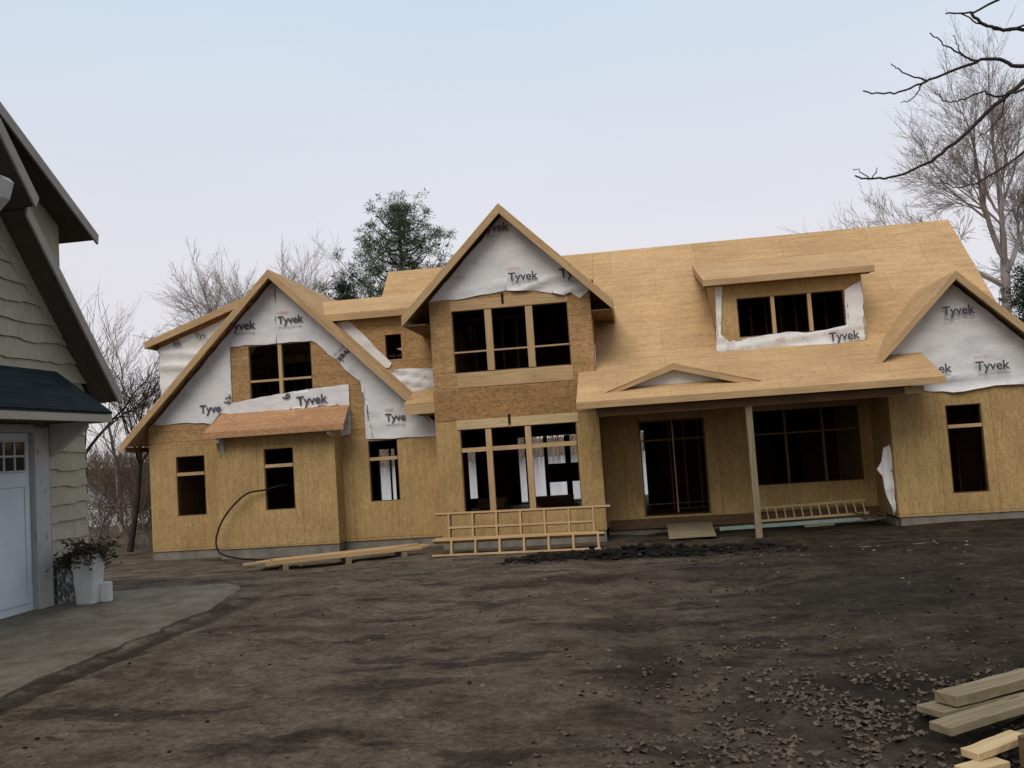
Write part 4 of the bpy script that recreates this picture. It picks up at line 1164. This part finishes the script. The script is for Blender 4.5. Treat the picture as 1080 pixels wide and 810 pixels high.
# ------------------------------------------------------------------ trees
def grow(mb, p, d, length, rad, depth, r, spread=0.55, up=0.12, nseg=4, kids=(3,4), minr=0.006, ratio=0.68, sides=None, curl=0.22, inner=0.35):
    pts = [p.copy()]; rads = [rad]; dirs = [d.copy()]
    end = rad*0.55
    for i in range(nseg):
        d = (d + V((r.gauss(0,curl), r.gauss(0,curl), r.gauss(0,curl)*0.6 + up))*0.5).normalized()
        p = p + d*(length/nseg); pts.append(p.copy()); dirs.append(d.copy())
        rads.append(max(minr*0.7, rad + (end-rad)*(i+1)/nseg))
    n = sides or (8 if rad > 0.12 else 6 if rad > 0.05 else 4 if rad > 0.02 else 3)
    mb.tube(pts, rads, n, False)
    if depth <= 0: return
    nk = r.randint(*kids)
    for k in range(nk):
        t = inner + (1-inner)*(k+r.random())/nk if k < nk-1 else 1.0
        i = min(nseg-1, int(t*nseg)); f = t*nseg - i
        q = pts[i].lerp(pts[i+1], f); dd = dirs[i+1]
        ax = V((r.gauss(0,1), r.gauss(0,1), r.gauss(0,1))).cross(dd)
        ax = ax.normalized() if ax.length > 1e-4 else V((1,0,0))
        ang = spread*r.uniform(0.6,1.25) if k < nk-1 else spread*0.3
        nd = Matrix.Rotation(ang, 3, ax) @ dd
        rr = max(minr, rads[min(i+1,nseg)]*(0.62 if k < nk-1 else 0.95))
        grow(mb, q, nd, length*ratio*r.uniform(0.75,1.2), rr, depth-1, r, spread, up, max(2,nseg-1) if depth > 2 else 2, kids, minr, ratio, None, curl, inner*0.7)

def bare_tree(base, h_trunk, rad, limbs, L, depth, seed, label, m='twig', lean=(0,0), spread=0.5, kids=(3,4), minr=0.012, group=None, up=0.15, limbang=0.5, cat='tree', name='bare_tree', ratio=0.68, dirs=None):
    r = random.Random(seed)
    t = empty(name, base, label, cat, group)
    mb = MB(); p = V(base) - V((0,0,0.1)); d = V((lean[0], lean[1], 1)).normalized()
    pts = [p.copy()]; n = 5
    for i in range(n):
        p = p + d*(h_trunk/n); d = (d + V((r.gauss(0,0.05), r.gauss(0,0.05), 0.1))).normalized(); pts.append(p.copy())
    mb.tube(pts, [rad*(1.15-0.4*i/n) for i in range(n+1)], 10, False)
    mb.build('trunk', M[m], t, True)
    mb = MB()
    a0 = r.uniform(0, 6)
    for dv, f, lf in (dirs or ()):
        grow(mb, pts[-1].lerp(pts[-3], f), V(dv).normalized(), L*lf, rad*0.55, depth, r, spread, up, 6, kids, minr, ratio, curl=0.16)
    for k in range(0 if dirs else limbs):
        a = a0 + 2*pi*k/limbs + r.uniform(-0.4,0.4); el = limbang*r.uniform(0.5,1.3)
        if k == 0: el *= 0.3
        dd = V((cos(a)*sin(el), sin(a)*sin(el), cos(el)))
        st = pts[-1] if k < 3 else pts[-2].lerp(pts[-1], r.random())
        grow(mb, st, dd, L*r.uniform(0.8,1.1), rad*(0.62 if k < 2 else 0.45), depth, r, spread, up, 5, kids, minr, ratio)
    mb.build('crown', M[m], t)
    return t

bare_tree((12.85,34,-0.7), 7.9, 0.19, 4, 2.65, 6, 23, 'tall bare tree with a forked trunk rising behind the right end of the roof', 'twig', (0.0,0), 0.55, (3,4), 0.006, up=0.05, ratio=0.68,
          dirs=[((-0.38,0,0.92),0,1.0), ((0.16,0,1),0,1.1), ((0.5,0.3,0.75),0.2,0.9), ((-0.1,-0.45,0.8),0.1,0.9), ((0.8,0,0.55),0.55,0.8), ((-0.8,0.1,0.55),0.3,0.9)])
bare_tree((17.2,36,-0.7), 5.0, 0.17, 4, 3.0, 6, 27, 'bare tree at the right photo edge behind the forked tree', 'twig', (0.02,0), 0.55, (3,4), 0.006, up=0.05, limbang=0.5)
bare_tree((11.4,42,-0.9), 6.2, 0.13, 4, 2.6, 5, 24, 'faint bare tree far behind the right roof corner', 'twig', (0,0), 0.6, (3,4), 0.008, up=0.02, limbang=0.7)
bare_tree((-17.4,40,-0.7), 3.7, 0.22, 8, 4.2, 6, 31, 'wide bare tree above the left gable, left of the pair', 'twig', (0,0), 0.5, (3,4), 0.0065, up=0.02, limbang=0.95, ratio=0.66)
bare_tree((-13.6,41,-0.7), 3.7, 0.22, 8, 3.8, 6, 39, 'wide bare tree above the left gable, right of the pair nearest the pine', 'twig', (0,0), 0.5, (3,4), 0.0065, up=0.02, limbang=0.95, ratio=0.66)
bare_tree((-25.2,38,-0.7), 4.4, 0.13, 4, 3.2, 5, 33, 'slim bare tree showing just right of the garage roof', 'twig', (0,0), 0.45, (3,3), 0.007, up=0.12)
bare_tree((-21.6,36,-0.7), 2.4, 0.10, 4, 2.4, 5, 34, 'low bare tree between the garage roof and the left gable', 'twig', (0,0), 0.5, (3,3), 0.007, up=0.1)
bare_tree((-16.50,25.4,-0.6), 3.0, 0.085, 4, 1.9, 4, 41, 'slender dark tree in the gap nearest the garage', 'barkd', (0.05,0), 0.6, (3,4), 0.007, up=0.12, limbang=0.55)
bare_tree((-15.35,26,-0.6), 2.7, 0.085, 5, 1.8, 4, 42, 'leaning dark tree in the gap right beside the house corner', 'barkd', (0.22,0), 0.6, (3,4), 0.007, up=0.10, limbang=0.6)

def brush(x, y, n, h, seed, label):
    r = random.Random(seed); mb = MB()
    for k in range(n):
        a = r.uniform(0, 2*pi); p = V((x + r.gauss(0,0.5), y + r.gauss(0,0.5), ground_z(x, y)-0.05))
        dd = V((cos(a)*0.5, sin(a)*0.5, 1)).normalized()
        grow(mb, p, dd, h*r.uniform(0.4,0.8), 0.014, 3, r, 0.6, 0.05, 3, (3,4), 0.006)
    tag(mb.build('bush', M['brush'], None, origin=(x, y, -0.6)), label, 'bush', 'leafless bushes in the gap')
brush(-16.1, 28.0, 16, 1.9, 51, 'tangled leafless bush behind the tree nearest the garage')
brush(-14.6, 27.3, 18, 1.9, 52, 'leafless bush against the left house corner')
brush(-18.6, 29.0, 14, 1.8, 53, 'leafless bush half hidden by the garage corner')
brush(-17.5, 33.0, 18, 2.6, 54, 'taller leafless bush further back towards the lake between garage and house')
brush(-21.5, 38.0, 26, 3.0, 56, 'dense brown thicket on the lake bank behind the bushes')
brush(-19.3, 37.0, 26, 2.8, 57, 'dense brown thicket on the lake bank nearest the house')
brush(-27.5, 45.0, 34, 3.4, 58, 'broad brown thicket by the water, left of the boat lift')
brush(-24.0, 43.0, 34, 3.2, 59, 'broad brown thicket by the water behind the house corner')
brush(-20.5, 34.0, 16, 2.6, 55, 'taller leafless bush furthest left behind the garage corner')

def conifer(base, h, width, seed, label, m='needle', open_=0.5, upsweep=0.35, first=0.25, clumps=46, name='pine_tree', q=1.0, k0=1):
    r = random.Random(seed); t = empty(name, base, label, 'tree')
    b = V(base); mb = MB()
    mb.tube([b - V((0,0,0.1)), b + V((0.1,0,h*0.5)), b + V((0,0,h*0.97))], [0.28, 0.17, 0.03], 8, False)
    limbs = []
    for i in range(clumps):
        f = first + (1-first)*(i+0.5*r.random())/clumps
        a = i*2.4 + r.uniform(-0.5,0.5); reach = width*(1-f)**0.6*r.uniform(0.55,1.15) + 0.15
        p = b + V((0,0,h*f)); pts = [p]; d = V((cos(a), sin(a), upsweep*0.3)).normalized()
        for k in range(4):
            p = p + d*reach/4; d = (d + V((0,0,upsweep*0.55))).normalized(); pts.append(p.copy())
        mb.tube(pts, [0.05,0.04,0.03,0.02,0.01], 4, False); limbs.append((pts, reach))
    limbs.append(([b + V((0,0,h*0.86)), b + V((0,0,h*0.9)), b + V((0,0,h*0.94)), b + V((0,0,h*0.97)), b + V((0,0,h))], 1.2))
    mb.build('trunk', M['barkd'], t)
    mb = MB()
    for pts, reach in limbs:
        for k in range(k0, 5):
            for c in range(int((3 + reach*1.4)*q)):
                if r.random() < open_*0.35: continue
                c0 = pts[k] + V((r.gauss(0,0.23), r.gauss(0,0.23), r.gauss(0.08,0.22)))
                for s in range(r.randint(34, 50)):
                    n = V((r.gauss(0,1), r.gauss(0,1), r.gauss(0.35,0.9))).normalized()
                    L = r.uniform(0.07,0.17); st = c0 + n*r.uniform(0,0.22); w = n.orthogonal().normalized()*r.uniform(0.007,0.014)
                    w = Matrix.Rotation(r.uniform(0,6.28), 3, n) @ w
                    mb.poly([st-w, st+n*L*0.6-w*1.2, st+n*L, st+n*L*0.6+w*1.2, st+w])
    mb.build('crown', M[m], t)
conifer((-9.9,40,-0.7), 13.5, 6.8, 61, 'tall open pine rising behind the roof between the left and centre gables', 'needle', 0.7, 0.6, 0.36, 72, q=0.95)
conifer((-11.9,38,-0.7), 9.9, 1.9, 62, 'shorter dark conifer just left of the tall pine', 'needled', 0.3, 0.5, 0.6, 22, name='spruce_tree')
conifer((13.3,31.5,-0.7), 7.0, 1.7, 63, 'dark green conifer low at the right photo edge behind the right gable', 'needled', 0.2, 0.3, 0.3, 36, name='spruce_tree')

# near tree whose limbs reach in at upper right, its trunk stands outside the frame
def near_tree():
    t = empty('overhanging_tree', (6.4,9.6,0.0), 'dark bare limbs of a near tree reaching in from the upper right corner', 'tree')
    mb = MB(); mb.tube([(6.4,9.6,-0.2),(6.3,9.5,2.0),(6.25,9.35,4.0),(6.4,9.2,6.5)], [0.24,0.2,0.17,0.12], 12, False); mb.build('trunk', M['barkd'], t, True)
    r = random.Random(8); mb = MB()
    def limb(ctrl, r0, r1):
        P = [V(p) for p in ctrl]; out = []
        for i in range(len(P)-1):
            p0 = P[max(i-1,0)]; p1 = P[i]; p2 = P[i+1]; p3 = P[min(i+2,len(P)-1)]
            for k in range(5):
                s = k/5
                out.append(0.5*((2*p1)+(p2-p0)*s+(2*p0-5*p1+4*p2-p3)*s*s+(3*p1-p0-3*p2+p3)*s*s*s) + V((r.gauss(0,0.004), r.gauss(0,0.01), r.gauss(0,0.005))))
        out.append(P[-1]); n = len(out)
        mb.tube(out, [(r0 + (r1-r0)*(i/(n-1))**0.45)*0.85 for i in range(n)], 6, False)
    Y = 8.0
    # main lower limb: (902,185)->(945,187)->(1000,158)->(1045,115)->(1080,85)
    limb([(6.3,9.4,3.6),(5.0,8.6,4.7),(3.9,8.1,4.75),(3.47,Y,4.47),(3.17,Y,4.25),(2.81,Y,3.96),(2.60,Y,3.84),(2.37,Y,3.77),(2.15,Y,3.77),(2.04,Y,3.81)], 0.05, 0.008)
    limb([(2.15,Y,3.77),(2.10,Y,3.83),(2.03,Y,3.87)], 0.008, 0.004); limb([(2.17,Y,3.77),(2.21,Y,3.81),(2.22,Y,3.86)], 0.007, 0.004)
    # upper limb: (910,97)->(990,65)->(1040,62)->(1080,72)
    limb([(6.28,9.4,4.4),(5.2,8.8,5.0),(4.1,8.2,4.75),(3.49,Y,4.59),(3.30,Y,4.68),(3.10,Y,4.68),(2.81,Y,4.60),(2.60,Y,4.53),(2.38,Y,4.49),(2.17,Y,4.54)], 0.04, 0.007)
    limb([(2.70,Y,4.57),(2.58,Y,4.62),(2.47,Y,4.70),(2.42,Y,4.75)], 0.012, 0.005)
    limb([(2.66,Y,4.55),(2.60,Y,4.46),(2.52,Y,4.40),(2.47,Y,4.40)], 0.010, 0.004)
    limb([(3.12,Y,4.68),(2.99,Y,4.76),(2.86,Y,4.86),(2.76,Y,4.98)], 0.016, 0.006)
    limb([(3.0,Y,4.75),(2.97,Y,4.84),(2.94,Y,4.93)], 0.008, 0.004)
    # top limb pieces (985,40)->(1080,5)
    limb([(6.35,9.3,5.6),(4.6,8.5,5.5),(3.55,Y,5.30),(3.30,Y,5.18),(3.1,Y,5.12),(2.90,Y,5.13)], 0.035, 0.008)
    limb([(3.1,Y,5.11),(3.2,Y,5.0),(3.35,Y,4.93),(3.6,Y,4.93)], 0.012, 0.02)
    limb([(4.2,8.3,5.0),(3.7,8.0,4.98),(3.4,Y,4.93),(3.15,Y,5.02),(3.02,Y,5.12)], 0.02, 0.006)
    limb([(3.47,Y,4.40),(3.25,Y,4.36),(3.12,Y,4.42),(2.95,Y,4.36),(2.82,Y,4.38),(2.74,Y,4.48)], 0.016, 0.005)
    limb([(4.2,8.3,4.2),(3.6,8.0,4.05),(3.35,Y,3.82),(3.05,Y,3.66),(2.85,Y,3.62),(2.72,Y,3.70)], 0.022, 0.005)
    limb([(4.4,8.4,5.2),(3.6,8.0,5.35),(3.35,Y,5.42),(3.2,Y,5.44)], 0.016, 0.005)
    limb([(3.3,Y,4.33),(3.25,Y,4.18),(3.12,Y,4.06),(3.0,Y,4.02)], 0.010, 0.004)
    mb.build('crown', M['barkd'], t, True)
near_tree()

# ------------------------------------------------------------------ far shore and lake things
def far_wood():
    r = random.Random(71); mb = MB()
    for i in range(1500):
        x = r.uniform(-230, 200); y = r.uniform(246, 300); z = ground_z(x, y, False)
        h = r.uniform(6, 10.5); w = r.uniform(1.6, 3.4)
        mb.tube([(x,y,z-0.5),(x+r.uniform(-0.4,0.4),y,z+h*0.5),(x+r.uniform(-0.6,0.6),y,z+h)], [0.22,0.15,0.04], 3, False)
        for k in range(12):
            f = r.uniform(0.25, 0.95); a = r.uniform(0, 2*pi); q = V((x, y, z+h*f))
            e = q + V((cos(a)*w*(1.1-f), sin(a)*w*(1.1-f), r.uniform(0.5,2.2)))
            mb.tube([q, (q+e)/2 + V((0,0,-0.1)), e], [0.11,0.08,0.03], 3, False)
    tag(mb.build('far_wood', M['farw']), 'brown leafless wood along the far lake shore seen between garage and house', 'wood', kind='stuff')
far_wood()

def dock():
    t = empty('dock', (-36,60,-1.7), 'pale wooden dock reaching across the lake edge seen between garage and house', 'dock')
    mb = MB(True); mb.box(-48,-30,59.5,60.9,-0.98,-0.84); mb.build('deck', M['dock'], t)
    for k in range(10):
        x = -47.5 + k*1.9
        for y in (59.55, 60.75):
            mb = MB(True); mb.box(x,x+0.1,y,y+0.1,-2.0,-0.985); mb.build('leg', M['dock'], t)
dock()
def lift():
    t = empty('boat_lift', (-36,62,-1.7), 'white A shaped boat lift frame standing behind the dock', 'boat lift')
    for (a, b_) in (((-36.9,61.6,-0.9),(-35.9,61.6,1.3)), ((-34.9,61.6,-0.9),(-35.8,61.6,1.3)), ((-36.9,63.5,-0.9),(-35.9,63.5,1.3)), ((-34.9,63.5,-0.9),(-35.8,63.5,1.3)),
                    ((-36.5,61.6,0.0),(-35.3,61.6,0.0)), ((-35.85,61.6,1.28),(-35.85,63.5,1.28)), ((-37.4,61.6,-0.9),(-36.3,61.6,0.6))):
        mb = MB(True); mb.board(a, b_, 0.13, 0.13); mb.build('strut', M['dock'], t)
lift()

# ------------------------------------------------------------------ sky, sun, camera
w = bpy.data.worlds.new('World'); S.world = w; w.use_nodes = True
nt = w.node_tree; bg = nt.nodes['Background']
sky = nt.nodes.new('ShaderNodeTexSky'); sky.sky_type = 'NISHITA'; sky.sun_disc = False
SUN_EL, SUN_AZ = radians(14), radians(192)   # low, behind the camera
sky.sun_elevation = SUN_EL; sky.sun_rotation = SUN_AZ
sky.air_density = 1.0; sky.dust_density = 1.5; sky.ozone_density = 1.2
tc = nt.nodes.new('ShaderNodeTexCoord'); sp = nt.nodes.new('ShaderNodeSeparateXYZ'); nt.links.new(tc.outputs['Generated'], sp.inputs[0])
# thin overcast veil: pale pinkish near the horizon, cool blue higher up
veil = ramp(nt, sp.outputs['Z'], [(0.0, (8.5,8.1,8.4)), (0.2, (8.4,8.15,8.7)), (0.33, (7.8,8.15,9.0)), (0.46, (6.7,8.0,9.3)), (0.6, (6.3,7.4,8.4)), (1.0, (6.4,6.6,6.9))])
cl = N(nt, 'ShaderNodeTexNoise', Scale=1.6, Detail=5.0, Roughness=0.5)
mp = nt.nodes.new('ShaderNodeMapping'); mp.inputs['Scale'].default_value = (1,1,3); nt.links.new(tc.outputs['Generated'], mp.inputs[0]); nt.links.new(mp.outputs[0], cl.inputs['Vector'])
veil2 = mixc(nt, 0.35, veil, ramp(nt, cl.outputs['Fac'], [(0.3, (0.88,0.90,0.93)), (0.7, (1.06,1.04,1.02))]), 'MULTIPLY')
dim = ramp(nt, N(nt, 'ShaderNodeMath', operation='MULTIPLY_ADD').outputs[0], [(0.0, (0.42,0.42,0.44)), (0.5, (0.86,0.86,0.87)), (0.72, (1,1,1))])
ma = dim.node.inputs[0].links[0].from_node; nt.links.new(sp.outputs['Y'], ma.inputs[0]); ma.inputs[1].default_value = 0.5; ma.inputs[2].default_value = 0.5
veil2 = mixc(nt, 1.0, veil2, dim, 'MULTIPLY')      # brighter over the lake, dimmed behind the camera to darken the porch
nt.links.new(mixc(nt, 0.88, sky.outputs[0], veil2), bg.inputs['Color'])
bg.inputs['Strength'].default_value = 0.1

sun = bpy.data.lights.new('sun', 'SUN'); sun.energy = 1.95; sun.angle = radians(40); sun.color = (1.0, 0.93, 0.82)
so = bpy.data.objects.new('sun', sun); COL.objects.link(so)
d = V((sin(SUN_AZ)*cos(radians(50)), cos(SUN_AZ)*cos(radians(50)), sin(radians(50))))
so.rotation_euler = d.to_track_quat('Z', 'Y').to_euler()

yaw, pitch, roll = radians(7.4), radians(3.9), radians(3.85)
F = V((-sin(yaw)*cos(pitch), cos(yaw)*cos(pitch), sin(pitch))); R0 = V((cos(yaw), sin(yaw), 0)); U0 = R0.cross(F)
Rr = R0*cos(roll) - U0*sin(roll); Uu = R0*sin(roll) + U0*cos(roll)
cam = bpy.data.cameras.new('camera'); co = bpy.data.objects.new('camera', cam); COL.objects.link(co)
mtx = Matrix((Rr, Uu, -F)).transposed().to_4x4(); mtx.translation = V((0,0,1.7)); co.matrix_world = mtx
cam.sensor_width = 36; cam.lens = 36*960/1080; cam.clip_start = 0.05; cam.clip_end = 3000
S.camera = co
S.view_settings.view_transform = 'Standard'; S.view_settings.look = 'None'
S.view_settings.exposure = 0; S.view_settings.gamma = 1; S.view_settings.use_curve_mapping = False
S.render.engine = 'CYCLES'
S.cycles.max_bounces = 6; S.cycles.diffuse_bounces = 2
